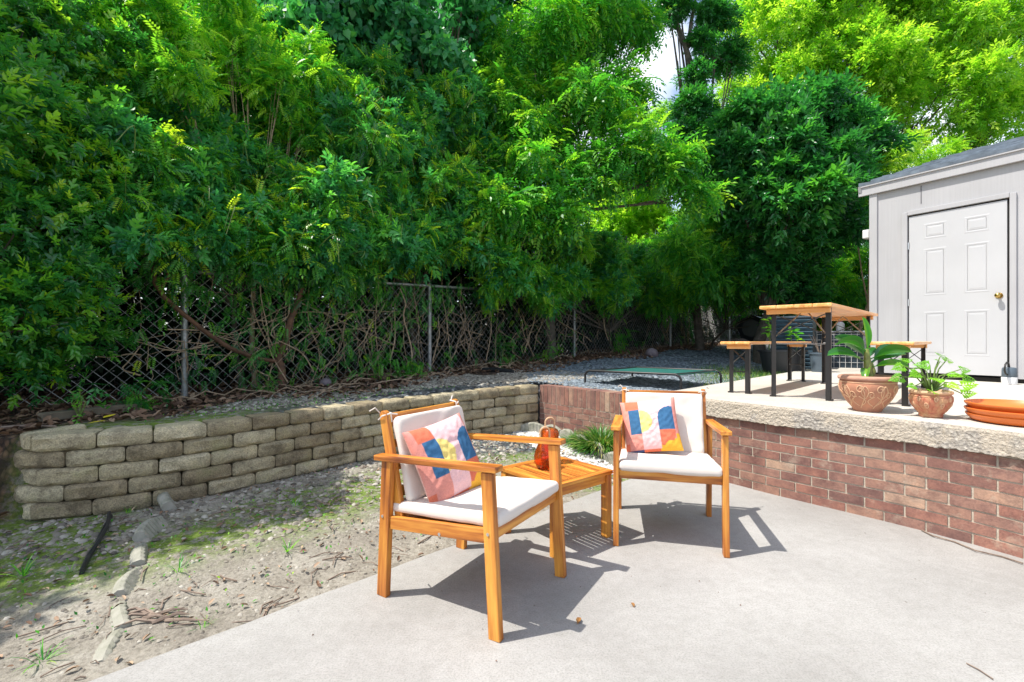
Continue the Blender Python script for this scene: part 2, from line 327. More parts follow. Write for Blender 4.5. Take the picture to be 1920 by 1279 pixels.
#BODY
# ------------------------------------------------------------------ lines the place is laid out along
STONE = Path([(-2.95, 3.45), (-3.10, 3.22), (-3.12, 2.98), (-2.98, 2.86), (-2.74, 2.91), (-2.485, 3.04), (-2.24, 3.22), (-2.03, 3.45), (-1.83, 3.72), (-1.62, 3.98), (-1.42, 4.24), (-1.207, 4.5), (-.71, 5.0), (-.2, 5.42), (.34, 5.80)])
BRICK = Path([(.34, 5.80), (.70, 5.38), (1.05, 4.90), (1.40, 4.32), (1.739, 3.80), (1.966, 3.473), (2.25, 3.12), (2.48, 2.82), (2.68, 2.46), (2.9, 1.9), (3.1, 1.2), (3.2, .3), (3.25, -.8)])
SLAB_Z = .66; ZT = .60
wall_line = [p.copy() for p in STONE.p[40::8]] + [p.copy() for p in BRICK.p[::8]] + [Vector((3.3, -12, 0))]
wl = np.array([(p.x, p.y) for p in wall_line])
def side(x, y):                                   # signed distance: + is the terrace side
    best = np.full(x.shape, 1e9); sg = np.ones(x.shape)
    ext = np.vstack([[(-40, -6)], [(-5.5, 2.0)], wl])
    for a, b_ in zip(ext[:-1], ext[1:]):
        d = b_ - a; L2 = d @ d; t = np.clip(((x - a[0]) * d[0] + (y - a[1]) * d[1]) / L2, 0, 1)
        dx = x - (a[0] + t * d[0]); dy = y - (a[1] + t * d[1]); dist = np.hypot(dx, dy)
        s = np.sign(d[0] * (y - a[1]) - d[1] * (x - a[0])); m_ = dist < best - 1e-9
        best = np.where(m_, dist, best); sg = np.where(m_, s, sg)
    return best * np.where(sg == 0, 1, sg)
def n2d(x, y, s, seed=0):
    return np.array([noise.noise(Vector((a * s + seed, b_ * s - seed, seed * .37))) for a, b_ in zip(x.ravel(), y.ravel())]).reshape(x.shape)
def terr_h(x, y):
    e = (y - x - 2.83) / 1.414
    return .57 + .05 * np.maximum(0, np.minimum(y, 30) - 4.5) * sm(e / 3.2)
def yard_h(x, y): return .065 * sm((y - 1.3) / 1.6) + .02 * sm((y - 4.2) / 1.2) - .02
EDGE0 = Vector((-1.426, 1.578)); EDGE1 = Vector((1.0, 3.93))     # the patio's left edge
def patio_d(x, y):                                # + towards the bare yard
    d = (EDGE1 - EDGE0).normalized(); return -(d.y * (x - EDGE0.x) - d.x * (y - EDGE0.y))
def ground_h(x, y, rough=True):
    s = side(x, y); leftness = sm((-2.96 - x) / .6)
    hw = .03; k = sm((s - .065) / .09) * (1 - leftness) + sm((s + 1.0) / 1.6) * leftness
    h = (-.014 + (yard_h(x, y) + .014) * sm(patio_d(x, y) / .8)) * (1 - k) + terr_h(x, y) * k
    return h, s, k
def gh(x, y):
    h, s, k = ground_h(np.array([float(x)]), np.array([float(y)])); return float(h[0])
xs = np.unique(np.concatenate([np.linspace(-120, -14, 14), np.linspace(-14, -4.6, 30), np.arange(-4.6, 3.2, .045), np.linspace(3.2, 9, 60), np.linspace(9, 140, 20)]))
ys = np.unique(np.concatenate([np.linspace(-25, .6, 14), np.arange(.6, 8.2, .045), np.linspace(8.2, 17, 60), np.linspace(17, 260, 20)]))
X, Y = np.meshgrid(xs, ys); H, S, K = ground_h(X, Y)
near = (X > -5) & (X < 8) & (Y > .3) & (Y < 14)
nb = n2d(X, Y, 6, 3) * near; nc = n2d(X, Y, 1.4, 9) * near
H = H + (.012 * nb + .015 * nc) * near
pd = patio_d(X, Y); under = (S < .06) & (pd < -.04)
H = np.where(under, -.09, H); H = np.where((S < .06) & (pd >= -.04), np.maximum(H, -.012), H)
H = np.where((S > .13) & ((Y - X) < 2.75) & (Y > -20) & (X > 1.3), .53, H)
me = bpy.data.meshes.new('ground'); nx, ny = len(xs), len(ys)
vv = np.stack([X.ravel(), Y.ravel(), H.ravel()], 1)
idx = np.arange(nx * ny).reshape(ny, nx)
fq = np.stack([idx[:-1, :-1].ravel(), idx[:-1, 1:].ravel(), idx[1:, 1:].ravel(), idx[1:, :-1].ravel()], 1)
def fast_mesh(name, v, f, n):
    me = bpy.data.meshes.new(name); me.vertices.add(len(v)); me.vertices.foreach_set('co', np.asarray(v, np.float32).ravel())
    me.loops.add(len(f) * n); me.polygons.add(len(f)); me.loops.foreach_set('vertex_index', np.asarray(f, np.int32).ravel())
    me.polygons.foreach_set('loop_start', np.arange(len(f), dtype=np.int32) * n); me.update(calc_edges=True); return me
me = fast_mesh('ground', vv, fq, 4); me.polygons.foreach_set('use_smooth', [True] * len(me.polygons)); me.materials.append(MAT['ground'])
def fattr(me, name, arr):
    a = me.attributes.new(name, 'FLOAT', 'POINT'); a.data.foreach_set('value', np.asarray(arr, np.float32).ravel())
fd = (Y - (X + 7.55) / .944) * .687                   # distance behind the fence line
litter = np.where(K > .5, sm((fd + 1.0 + .25 * nc) / .35), 0) ; litter = np.maximum(litter, sm((-2.92 - X + .15 * nc) / .2) * np.where(Y > 2.7, 1, sm((-3.2 - X) / .3)) * sm((Y - 2.0) / .4))
litter = np.where((K > .5) & (X < -2.3), np.maximum(litter, sm((-2.25 - X + .35 * nc) / .35) * sm((S - .35) / .3)), litter)
gravel = np.where(K > .5, 1 - litter, 0) * sm((X + 2.3) / .6)
gravel = np.maximum(gravel, np.where(K < .5, sm((Y - 4.35 + .5 * nc) / .3), 0))
turf = np.where(K > .5, sm(((X - 2.6) + .5 * nc) / .5) * sm((2.2 - (Y - X - 2.83) + 1.2 * nc) / .4), 0)
moss = np.where(K < .5, sm((.55 - np.abs(S + .75 - .1 * nc)) / .5) + sm((-2.2 - X) / .5), sm((1.1 - S) / .5) * sm((.3 - X) / .8))
for (mx_, my_, mr_) in ((-2.55, 2.6, .45), (-2.3, 2.2, .35), (-1.5, 3.2, .40), (-1.0, 3.3, .25), (-2.9, 2.3, .4)): moss = np.maximum(moss, 1.5 * sm((mr_ - np.hypot(X - mx_, Y - my_) + .25 * nb) / .2))
moss = np.clip(moss, 0, 1) * sm((Y - 1.7) / .5)
for n_, a_ in (('litter', litter), ('gravel', gravel * (1 - turf)), ('turf', turf), ('moss', moss)): fattr(me, n_, a_)
ground = bpy.data.objects.new('ground', me); col.objects.link(ground); tag(ground, kind='structure')
# patio
mb = MB(); e = [tuple(EDGE0 + (EDGE1 - EDGE0).normalized() * t) for t in np.linspace(-7, 3.38, 90)]
e = [(x + .010 * noise.noise(Vector((x * 5, 0, 0))), y + .012 * noise.noise(Vector((0, y * 5, 3)))) for x, y in e]
br = [BRICK.at(s) + BRICK.dir(s).cross(Vector((0, 0, 1))) * -.05 for s in np.arange(2.25, BRICK.L, .15)]
poly = e + [(p.x, p.y) for p in br] + [(3.3, -6), (-6.4, -6)]
mb.prism(poly, -.08, 0); mb.build('patio', MAT['patio'], bevel=.006).__setitem__('kind', 'structure')
# raised slab: top sheet, rough broken front face with a ragged lower edge
SC = 1.78                                             # where along the brick wall the slab begins
ns = 240; L0, L1 = SC, BRICK.L
def wn_(s): return BRICK.dir(s).cross(Vector((0, 0, 1)))      # points to the yard side
if wn_(2.5).dot(Vector((-1, -1, 0))) < 0: WS = -1
else: WS = 1
front = []
for i in range(ns + 1):
    s = L0 + (L1 - L0) * i / ns; p = BRICK.at(s) + wn_(s) * WS * .025; front.append((s, p))
mb = MB(); mb.mi = 0
c0 = front[0][1]
back = [(p.x + 12, p.y + 12) for s, p in front]
vs = []; fs = []
for s, p in front: vs.append((p.x, p.y, SLAB_Z)); 
k = len(front)
vs += [(c0.x + 11, c0.y + 11.05, SLAB_Z), (16, -3, SLAB_Z)]
mb.add(vs, [tuple(list(range(k)) + [k + 1, k])])
a = (c0.x, c0.y); b2 = (c0.x + 11, c0.y + 11.05)
mb.add([(a[0], a[1], SLAB_Z), (b2[0], b2[1], SLAB_Z), (b2[0], b2[1], .4), (a[0], a[1], .4)], [(0, 1, 2, 3)])
mb.mi = 1; nh = 16
def low(s): return .522 + -.008 + .022 * noise.noise(Vector((s * 2.2, 1, 0))) + .018 * noise.noise(Vector((s * 9, 5, 0))) + .010 * noise.noise(Vector((s * 45, 5, 0)))
vs = []; n_s = 620
for i in range(n_s + 1):
    s = L0 + (L1 - L0) * i / n_s; q = BRICK.at(s); n = wn_(s) * WS; lo_ = low(s)
    for j in range(nh + 1):
        t = j / nh; z = SLAB_Z + (lo_ - SLAB_Z) * t; amp = min(1, t * 5) * min(1, (1 - t) * 9 + .25)
        d = .025 + .006 * (1 - min(1, t * 8)) * -1 + amp * (.006 * noise.noise(Vector((q.x * 24, q.y * 24, z * 30))) * .5 + .005 * noise.noise(Vector((q.x * 7, q.y * 7, z * 7))) + .004 * noise.noise(Vector((q.x * 60, q.y * 60, z * 60)))) + .006
        if j == nh: d = -.02
        if j == 0: d = .025
        vs.append((q.x + n.x * d, q.y + n.y * d, z))
w = nh + 1; fs = [(i * w + j, (i + 1) * w + j, (i + 1) * w + j + 1, i * w + j + 1) for i in range(n_s) for j in range(nh)]
mb.add(vs, fs); mb.build('raised_patio', [MAT['slab'], MAT['rough_concrete']]).__setitem__('kind', 'structure')
# brick wall
mb = MB(); CH = .0655; BL = .205; ZB = .522 - 8 * .0655; J = .0105
def course(s, z0, h, ln, off):
    q = s
def brick(s0, s1, z0, z1):
    a = BRICK.at(s0); b_ = BRICK.at(s1); mid = (s0 + s1) / 2; n = wn_(mid) * WS
    j = lambda k: Vector((random.uniform(-k, k), random.uniform(-k, k), random.uniform(-k, k)))
    o = n * random.uniform(-.001, .0015); mb.cc = random.random() ** 1.1; mb.mi = 0; vs = []
    for z in (z0, z1):
        for p, dd in ((a, 0), (b_, 0)):
            vs.append(Vector((p.x, p.y, z)) + o + j(.0008)); vs.append(Vector((p.x, p.y, z)) - n * (.19 if z1 > .59 else .09))
    mb.add(vs, [(0, 2, 6, 4), (1, 5, 7, 3), (0, 4, 5, 1), (2, 3, 7, 6), (4, 6, 7, 5), (0, 1, 3, 2)])
for c in range(0, 8):
    z0 = ZB + c * CH + .002; s = -.02 - (BL / 2 if c % 2 else 0)
    while s < BRICK.L - .3:
        s0, s1 = max(s + J / 2, 0.0), s + BL - J / 2
        if s1 - s0 > .03 and not (c >= 6 and s1 < SC): brick(s0, s1, z0, z0 + CH - J)
        s += BL
s = 0.0
while s < SC - .01:
    brick(s + .004, s + .064, ZB + 6 * CH + .002, ZT); s += .0685
mb.mi = 1; vs = []; n_s = 300
for i in range(n_s + 1):
    s = BRICK.L * i / n_s * .999; q = BRICK.at(s); n = wn_(s) * WS; zt = ZT - .006 if s < SC else .545
    for d, z in ((-.0045, -.1), (-.0045, zt), (-.185, zt), (-.185, -.1)): vs.append((q.x + n.x * d, q.y + n.y * d, z))
fs = []
for i in range(n_s):
    for j in range(3): fs.append((i * 4 + j, (i + 1) * 4 + j, (i + 1) * 4 + j + 1, i * 4 + j + 1))
mb.add(vs, fs)
tag(mb.build('brick_wall', [MAT['brick'], MAT['mortar']], bevel=0), 'low curved red brown brick wall with sandy mortar under the raised slab', 'wall')
# retaining wall of split faced blocks
mb = MB(); BW = .305; BH = .1
def block(s0, s1, z0, z1, top, deep=.2, lift=0):
    a = STONE.at(s0); b_ = STONE.at(s1); t = (b_ - a).normalized(); n = Vector((t.y, -t.x, 0)); sd = random.random() * 50
    mb.cc = random.random(); L = (b_ - a).length; nu, nv = 10, 5; jit = random.uniform(-.006, .006); tlt = random.uniform(-.006, .006)
    vs = []; fs = []
    for j in range(nv + 1):
        for i in range(nu + 1):
            u = i / nu; v = j / nv; ed = min(u * L, (1 - u) * L, v * (z1 - z0) * 1.2, (1 - v) * (z1 - z0) * 1.2)
            r = min(1, ed / .03); d = .02 * (1 - (1 - r) ** 2) + jit + tlt * (u - .5) * 2
            nn = noise.noise(Vector((u * L * 16 + sd, v * 3, sd))) * .012 * (.35 + r) + noise.noise(Vector((u * L * 40 + sd, v * 6, 3))) * .004 * (.3 + r)
            cr = .006 if (i in (0, nu)) and (j in (0, nv)) else 0
            p = a + t * (u * L + (cr if i == 0 else -cr)) + n * (d + nn)
            vs.append((p.x, p.y, z0 + (z1 - z0) * v + (cr if j == 0 else -cr) + lift + tlt * (u - .5) + (noise.noise(Vector((u * L * 12 + sd, 9, 0))) * .004 if j == nv else 0)))
    w = nu + 1; fs = [(j * w + i, j * w + i + 1, (j + 1) * w + i + 1, (j + 1) * w + i) for j in range(nv) for i in range(nu)]
    base = len(vs); 
    for j in (0, nv):
        for i in range(nu + 1):
            x, y, z = vs[j * w + i]; tt = (i / nu - .5) * -.03
            vs.append((x - n.x * deep + t.x * tt, y - n.y * deep + t.y * tt, z + (noise.noise(Vector((i * .7 + sd, 2, 0))) * .004 if j == nv else 0)))
    for i in range(nu):
        fs.append((nv * w + i, nv * w + i + 1, base + w + i + 1, base + w + i)); fs.append((i + 1, i, base + i, base + i + 1)); fs.append((base + i + 1, base + i, base + w + i, base + w + i + 1))
    fs.append(tuple([j * w for j in range(nv + 1)] + [base + w, base])[::-1][::-1]); fs.append(tuple([base + nu, base + w + nu] + [j * w + nu for j in range(nv, -1, -1)]))
    mb.add(vs, fs)
for c in range(6):
    zt0 = .57; s = .02 + (BW / 2 if c % 2 else 0) + (0 if c < 5 else .30) + random.uniform(0, .02)
    if c % 2 and c < 5: block(.02, s - .006, -.06 + c * .105, .045 + c * .105 - .004, False)
    while s < STONE.L - .04:
        e1 = min(s + BW * random.uniform(.93, 1.05), STONE.L - .015); 
        if STONE.L - e1 < .08: e1 = STONE.L - .015
        k = sm(np.array((s - 3.) / 2.)) * .03
        z0 = -.06 + c * .105; setb = 0
        block(s + .003, e1 - .003, z0 + k * c / 5, z0 + .105 - .004 + k * (c + 1) / 5, c == 5); s = e1
tag(mb.build('retaining_wall', MAT['block'], smooth=True), 'curved low retaining wall of tan split faced concrete blocks', 'wall')
mb = MB(); mb.cc = .9; mb.box((0, 0, 0), (.30, .20, .1))
o = mb.build('loose_block', MAT['block'], bevel=.018); o.location = (-2.97, 3.06, .525); o.rotation_euler = (R(-5), R(-5), R(50)); tag(o, 'loose pale block tilted on the rounded left end of the block wall', 'block')
# ------------------------------------------------------------------ shed
SF = Vector((4.943, 6.528, 0)); st = Vector((.53, -.848, 0)).normalized(); sn = Vector((.848, .53, 0)).normalized()
shed = empty('shed', (SF.x, SF.y, SLAB_Z), math.atan2(st.y, st.x), label='pale grey shed with vertical siding, six panel door and blue grey shingle roof', cat='shed')
# local: x along the front, y away from the viewer (back), z up from the slab
H0 = 3.285 - SLAB_Z; SW = 4.2; DX = .435; DW = .915; DZ0 = .075; DZ1 = DZ0 + 2.03; SD = 8.0
mb = MB()
mb.prism([(0, .02), (DX - .01, .02), (DX - .01, .14), (0, .14)], .05, H0); mb.prism([(DX + DW + .01, .02), (SW, .02), (SW, .14), (DX + DW + .01, .14)], .05, H0)
mb.box((DX + DW / 2, .08, (DZ1 + .01 + H0) / 2), (DW + .02, .12, H0 - DZ1 - .01))
mb.box((.07, SD / 2, H0 / 2 + .02), (.12, SD - .3, H0 - .06)); mb.box((SW - .07, SD / 2, H0 / 2 + .02), (.12, SD - .3, H0 - .06)); mb.box((SW / 2, SD - .1, H0 / 2 + .02), (SW - .3, .12, H0 - .06))
for xx in (.38, .58, 1.98, 2.8, 3.6):
    pass
wall_ = mb.build('wall', MAT['shed'], shed)
mb = MB()
for xx, z0 in ((.56, DZ1 + .14), (1.70, .08), (2.35, .05), (2.95, .05), (3.6, .05)): mb.box((xx, .0185, (z0 + H0 - .15) / 2), (.009, .005, H0 - .15 - z0))
mb.build('groove_shade', simple('groove shadow gap paint', (.16, .16, .17), .8), shed)  # thin dark strips colour in the shade of the siding grooves
mb = MB(); mb.box((.045, .008, (H0 - .06) / 2 + .03), (.09, .03, H0 - .1)); mb.build('corner_board', MAT['shed'], shed, bevel=.003)
mb = MB(); mb.box((SW / 2 - .02, -.015, H0 - .064), (SW + .2, .03, .128)); mb.build('fascia', MAT['shed'], shed, bevel=.003)
mb = MB(); mb.box((SW / 2, .3, .025), (SW - .02, .5, .05)); mb.build('shadow_gap_skid', simple('shadow gap black', (.02, .018, .016), .9), shed)  # near-black colour holds the shadow line under the wall
mb = MB(); t = .055
mb.box((DX - t / 2 - .012, .006, (DZ0 + DZ1) / 2 + t / 2), (t, .03, DZ1 - DZ0 + t)); mb.box((DX + DW + t / 2 + .012, .006, (DZ0 + DZ1) / 2 + t / 2 - .02), (t, .03, DZ1 - DZ0 + t + .04)); mb.box((DX + DW / 2, .006, DZ1 + t / 2 + .012), (DW + .02, .03, t))
mb.build('door_frame', MAT['shed'], shed, bevel=.003)
mb = MB(); 
for x_, w_ in ((DX - .005, .012), (DX + DW + .004, .024)): mb.box((x_, .03, (DZ0 + DZ1) / 2), (w_, .012, DZ1 - DZ0 + .01))
mb.box((DX + DW / 2, .03, DZ1 + .005), (DW, .012, .012)); mb.build('door_gap', simple('door gap shade', (.012, .012, .012), .9), shed)  # near-black strips stand in for the shade around the door
door = MB(); door.box((DX + DW / 2 - .004, .028, (DZ0 + DZ1) / 2 - .004), (DW - .012, .036, DZ1 - DZ0 - .008))
dob = door.build('door', MAT['door'], shed, bevel=.002)
for cx in (.265, .65):
    for z0, z1 in ((.22, .78), (.98, 1.58), (1.70, 1.90)):
        mb = MB(); w2 = .115; x0 = DX + cx - w2; x1 = DX + cx + w2; z0 += DZ0; z1 += DZ0; yy = .0098
        rings = [(0, yy + .0002), (.014, yy - .0018), (.030, yy + .0002), (.036, yy + .0002), (.060, yy - .0024)]
        vs = []; fs = []
        for ins, y_ in rings: vs += [(x0 + ins, y_, z0 + ins), (x1 - ins, y_, z0 + ins), (x1 - ins, y_, z1 - ins), (x0 + ins, y_, z1 - ins)]
        for i in range(len(rings) - 1):
            for j in range(4): fs.append((i * 4 + j, i * 4 + (j + 1) % 4, i * 4 + 4 + (j + 1) % 4, i * 4 + 4 + j))
        e_ = (len(rings) - 1) * 4; fs.append((e_, e_ + 1, e_ + 2, e_ + 3)); mb.add(vs, fs); mb.build('door_panel', MAT['door'], dob)
for zz in (.98, 1.72): 
    mb = MB(); mb.tube([(DX - .004, .004, zz - .045), (DX - .004, .004, zz + .045)], .008, 8); mb.box((DX - .004, .012, zz), (.03, .004, .085)); mb.build('hinge', MAT['chrome'], dob)
mb = MB(); hx = DX + DW - .075; hz = DZ0 + .93
mb.tube([(hx, .010, hz), (hx, .003, hz)], .034, 18); mb.tube([(hx, .004, hz), (hx, -.03, hz)], .013, 12); mb.tube([(hx, -.028, hz), (hx, -.036, hz), (hx, -.05, hz), (hx, -.064, hz), (hx, -.070, hz)], [.015, .025, .029, .024, .012], 18)
mb.build('door_knob', MAT['brass'], dob, smooth=True)
mb = MB(); mb.box((DX + DW + .006, .004, hz), (.02, .02, .05)); mb.build('latch', MAT['steel'], shed)
mb = MB(); mb.tube([(-.06, .12, 2.0), (-.01, .12, 2.0)], [.05, .05], 10); mb.box((-.07, .12, 1.98), (.08, .12, .12)); mb.build('vent', MAT['white_plastic'], shed, bevel=.01)
# roof: rises away from the front fascia
mb = MB(); sl = .32; ov = .11; rz0 = H0 + .004; rows = 11; RD = 4.2
def rp(x, y): return rz0 + (y + .05) * sl
for side_ in (0, 1):
    for r_ in range(rows):
        y0 = -.05 + r_ * RD / rows; y1 = y0 + RD / rows + .03
        nxs = int((SW + .3) / .04); vs = []
        for i in range(nxs + 1):
            x = -ov + (SW + .3) * i / nxs; wv = .022 * abs(math.sin(x * 7 + r_ * 1.3)) ** .6 + .006
            for y, dz in ((y0, .002), (y0, .028 + wv), (y1, .004 + wv * .5)):
                zz = rp(x, y) + dz; yy = y if not side_ else 2 * (RD - .05) - y; vs.append((x, yy, zz))
        fs = []
        for i in range(nxs):
            for j in range(2): fs.append((i * 3 + j, (i + 1) * 3 + j, (i + 1) * 3 + j + 1, i * 3 + j + 1))
        fs.append((0, 1, 2)); mb.add(vs, fs)
roof = mb.build('roof', MAT['roof'], shed)
mb = MB(); mb.bar((-ov + .01, -.05, rz0 - .045), (-ov + .01, RD - .05, rz0 - .045 + RD * sl), .03, .08); mb.bar((SW + ov, -.05, rz0 - .045), (SW + ov, RD - .05, rz0 - .045 + RD * sl), .03, .08)
mb.prism([(-.09, -.048), (SW + .1, -.048), (SW + .1, -.03), (-.09, -.03)], H0 - .012, H0 + .006)
gv = [(0.02, .02, H0 - .05), (0.02, RD, H0 - .05 + RD * sl), (.02, 2 * RD, H0 - .05)]
mb.add(gv + [(x + .1, y, z) for x, y, z in gv], [(0, 1, 2), (5, 4, 3), (0, 3, 4, 1), (1, 4, 5, 2), (2, 5, 3, 0)])
mb.build('rake_board', MAT['shed'], shed)
# ------------------------------------------------------------------ chain link fence
FA = Vector((-5.6, 2.07)); 
def fpt(Y, z=0): return Vector((.944 * Y - 7.55, Y, z))
fence = empty('chain_link_fence', fpt(4.61, .6), 0, label='galvanised chain link fence overgrown with vines behind the gravel terrace', cat='fence')
org = fence.location.copy()
def f0(Y): return .585 + .05 * max(0, Y - 4.5)
mb = MB(); pitch = .105; nrm = Vector((.687, -.727, 0))
Ys = 3.0; Ye = 16.5; dl = math.hypot(1, .944)
Lf = (Ye - Ys) * dl; ht = 1.2
def fl(s, h):
    Yv = Ys + s / dl; p = fpt(Yv); return Vector((p.x, p.y, f0(Yv) + h)) - org
n = int(Lf / pitch)
for i in range(-int(ht / pitch), n):
    for sg in (1, -1):
        s0 = i * pitch if sg > 0 else i * pitch + ht; 
        def e_(h): return s0 + sg * h
        h0, h1 = .02, ht
        if min(e_(h0), e_(h1)) < 0 or max(e_(h0), e_(h1)) > Lf: continue
        mb.tube([fl(e_(h0), h0) + nrm * (.003 * sg), fl(e_(h1), h1) + nrm * (.003 * sg)], .0029 if i * pitch < 7 else .0036, 3, cap=False)
mb.build('wire_mesh', MAT['wire'], fence)
for Yp in (2.5, 4.61, 6.75, 9.3, 12.4, 15.6):
    mb = MB(); p = fpt(Yp) - org; z = f0(Yp) - org.z
    mb.tube([(p.x, p.y, z - .1), (p.x, p.y, z + 1.24)], .030, 12); mb.tube([(p.x, p.y, z + 1.235), (p.x, p.y, z + 1.26), (p.x, p.y, z + 1.275)], [.034, .03, .01], 12)
    for hh in (.3, .6, .9): mb.tube([(p.x, p.y, z + hh), (p.x, p.y, z + hh + .02)], .033, 12)
    mb.build('post', MAT['galv'], fence, smooth=True)
mb = MB(); mb.tube([Vector((fpt(Yp).x, fpt(Yp).y, f0(Yp) + 1.23)) - org for Yp in (2.5, 4.61, 6.75, 9.3, 12.4, 15.6)], .021, 8); mb.build('top_rail', MAT['galv'], fence, smooth=True)
# ------------------------------------------------------------------ armchairs
def cushion(w, d, t, puff=.0, n=26, wr=.004, seed=0, roundc=.03):
    mb = MB(); sd = seed * 7.7
    def top(sgn):
        def fn(a, b_):
            u = a * 2 - 1; v = b_ * 2 - 1
            x = math.sin(u * math.pi / 2) * w / 2; y = math.sin(v * math.pi / 2) * d / 2
            ex = max(0, abs(x) - (w / 2 - roundc)) / roundc; ey = max(0, abs(y) - (d / 2 - roundc)) / roundc
            rr = min(1, math.hypot(ex, ey)); h = t / 2 * (.35 + .65 * math.sqrt(max(0, 1 - rr ** 2))) + puff * (1 - u * u) * (1 - v * v)
            if rr >= 1: 
                k = 1 / max(1, math.hypot(ex, ey)); x = math.copysign(min(abs(x), w / 2 - roundc + ex * roundc * k) if ex > 0 else abs(x), x); y = math.copysign(min(abs(y), d / 2 - roundc + ey * roundc * k) if ey > 0 else abs(y), y); h = t * .175
            nn = noise.noise(Vector((x * 9 + sd, y * 9, sd))) * wr + noise.noise(Vector((x * 22, y * 22 + sd, sd))) * wr * .5 * (rr + .2)
            return (x, y, sgn * (h + nn * (1 - rr * .5)))
        return fn
    mb.grid(top(1), n, n); mb.grid(top(-1), n, n, True)
    side_v = []                                       # the band between the two faces
    ring = [(i, 0) for i in range(n)] + [(n, j) for j in range(n)] + [(i, n) for i in range(n, 0, -1)] + [(0, j) for j in range(n, 0, -1)]
    w1 = n + 1; N = w1 * w1; fs = []
    for q in range(len(ring)):
        a_ = ring[q]; b_ = ring[(q + 1) % len(ring)]; i0 = a_[1] * w1 + a_[0]; i1 = b_[1] * w1 + b_[0]; fs.append((N + i0, N + i1, i1, i0))
    mb.f += fs; mb.m += [0] * len(fs); return mb
def xf(mb, M): mb.v = [tuple(M @ Vector(v)) for v in mb.v]; return mb
def armchair(name, loc, rz, label, dep=.29, hw=.285):
    ch = empty(name, loc, rz, label=label, cat='armchair', group='wooden armchairs on the patio'); W = MAT['wood']
    fy = dep; ry = -dep
    for s in (-1, 1):
        x = s * hw
        mb = MB(); mb.bar((x, fy + .015, 0), (x, fy - .022, .632), .03, .052, (0, 1, 0)); mb.build('front_leg', W, ch, bevel=.003)
        mb = MB(); mb.bar((x, ry - .01, 0), (x, ry + .02, .607), .03, .056, (0, 1, 0)); mb.build('rear_leg', W, ch, bevel=.003)
        mb = MB(); mb.bar((x, ry - .045, .617), (x, fy + .03, .652), .056, .024); mb.build('armrest', W, ch, bevel=.004)
        mb = MB(); mb.bar((x - s * .004, ry + .035, .335), (x - s * .004, fy - .035, .385), .022, .056); mb.build('side_rail', W, ch, bevel=.003)
        xi = hw - .032
        mb = MB(); mb.bar((s * xi, ry + .075, .31), (s * xi, ry - .035, .80), .026, .046, (0, 1, 0)); mb.tube([(s * xi - .0125, ry - .035, .80), (s * xi + .0125, ry - .035, .80)], .0225, 16); mb.build('back_post', W, ch, bevel=.003)
        for bz, by in ((.36, ry), (.40, fy - .012), (.345, ry - .0)):
            mb = MB(); mb.tube([(x, by, bz), (x + s * .0185, by, bz)], .0065, 8); mb.build('bolt', MAT['chrome'], ch) if bz != .345 else None
        mb = MB(); mb.tube([(x - s * .0, fy - .26, .345), (x + s * .0095, fy - .26, .345)], .007, 8); mb.build('bolt', MAT['chrome'], ch)
    mb = MB(); mb.bar((-hw + .015, fy - .012, .398), (hw - .015, fy - .012, .398), .024, .058); mb.build('front_rail', W, ch, bevel=.003)
    mb = MB(); mb.bar((-hw + .015, ry + .03, .325), (hw - .015, ry + .03, .325), .022, .05); mb.build('rear_rail', W, ch, bevel=.003)
    for zz, h in ((.775, .062), (.46, .045), (.57, .035), (.67, .035)):
        yy = ry + .075 - .11 * (zz - .31) / .49; mb = MB(); mb.bar((-hw + .045, yy, zz), (hw - .045, yy, zz + (.0)), .018, h); mb.build('back_slat', W, ch, bevel=.003)
    for i in range(9):
        yy = ry + .10 + i * (2 * dep - .20) / 8.; zz = .350 + .045 * i / 8; mb = MB(); mb.bar((-hw + .015, yy, zz - .006), (hw - .015, yy, zz - .006), .0445, .014); mb.build('seat_slat', W, ch, bevel=.002)
    # cushions
    cs = cushion(2 * hw - .027, 2 * dep + .0, .050, .003, roundc=.02, wr=.009, seed=2); M = Matrix.Translation((0, .018, .419)) @ Matrix.Rotation(R(4.5), 4, 'X'); xf(cs, M)
    so = cs.build('seat_cushion', MAT['cushion'], ch, smooth=True)
    cb = cushion(2 * hw - .085, .385, .044, .004, seed=3, wr=.017, roundc=.022); M = Matrix.Translation((0, ry + .058, .607)) @ Matrix.Rotation(R(90 + 13.5), 4, 'X'); xf(cb, M)
    bo = cb.build('back_cushion', MAT['cushion'], ch, smooth=True)
    for s in (-1, 1):
        mb = MB(); x = s * (hw - .035)
        mb.tube([(x - s * .03, ry + .01, .805), (x, ry - .005, .81), (x + s * .025, ry - .03, .80), (x + s * .02, ry - .06, .78)], .0035, 5); mb.tube([(x, ry - .06, .80), (x + s * .03, ry - .07, .835), (x + s * .045, ry - .09, .82)], .003, 5)
        mb.tube([(x - s * .01, ry - .005, .77), (x - s * .012, ry - .012, .81), (x - s * .01, ry - .055, .815)], .004, 5); mb.build('tie', MAT['cushion'], bo)
        mb = MB(); mb.tube([(x - s * .02, ry + .06, .44), (x + s * .0, ry + .03, .42), (x + s * .02, ry - .02, .40), (x + s * .01, ry - .06, .42)], .003, 5); mb.build('tie', MAT['cushion'], so)
    return ch
# left chair: feet at (-.553,2.10) (-.076,1.769) (.209,2.317) (-.268,2.638); right chair: (.596,2.637) (1.125,2.476) ...
ca = Vector((-.172, 2.206, 0)); fa = math.atan2(-.331 + .0, .477); CA = armchair('armchair', ca, R(-90) + R(-31.5), 'cream cushioned acacia armchair standing left of the side table, seen from its side')
cb_ = Vector((.935, 2.868, 0)); CB = armchair('armchair', cb_, R(180) + R(-14.5), 'cream cushioned acacia armchair right of the side table, facing the camera before the brick wall')
for o in (CA, CB): pass
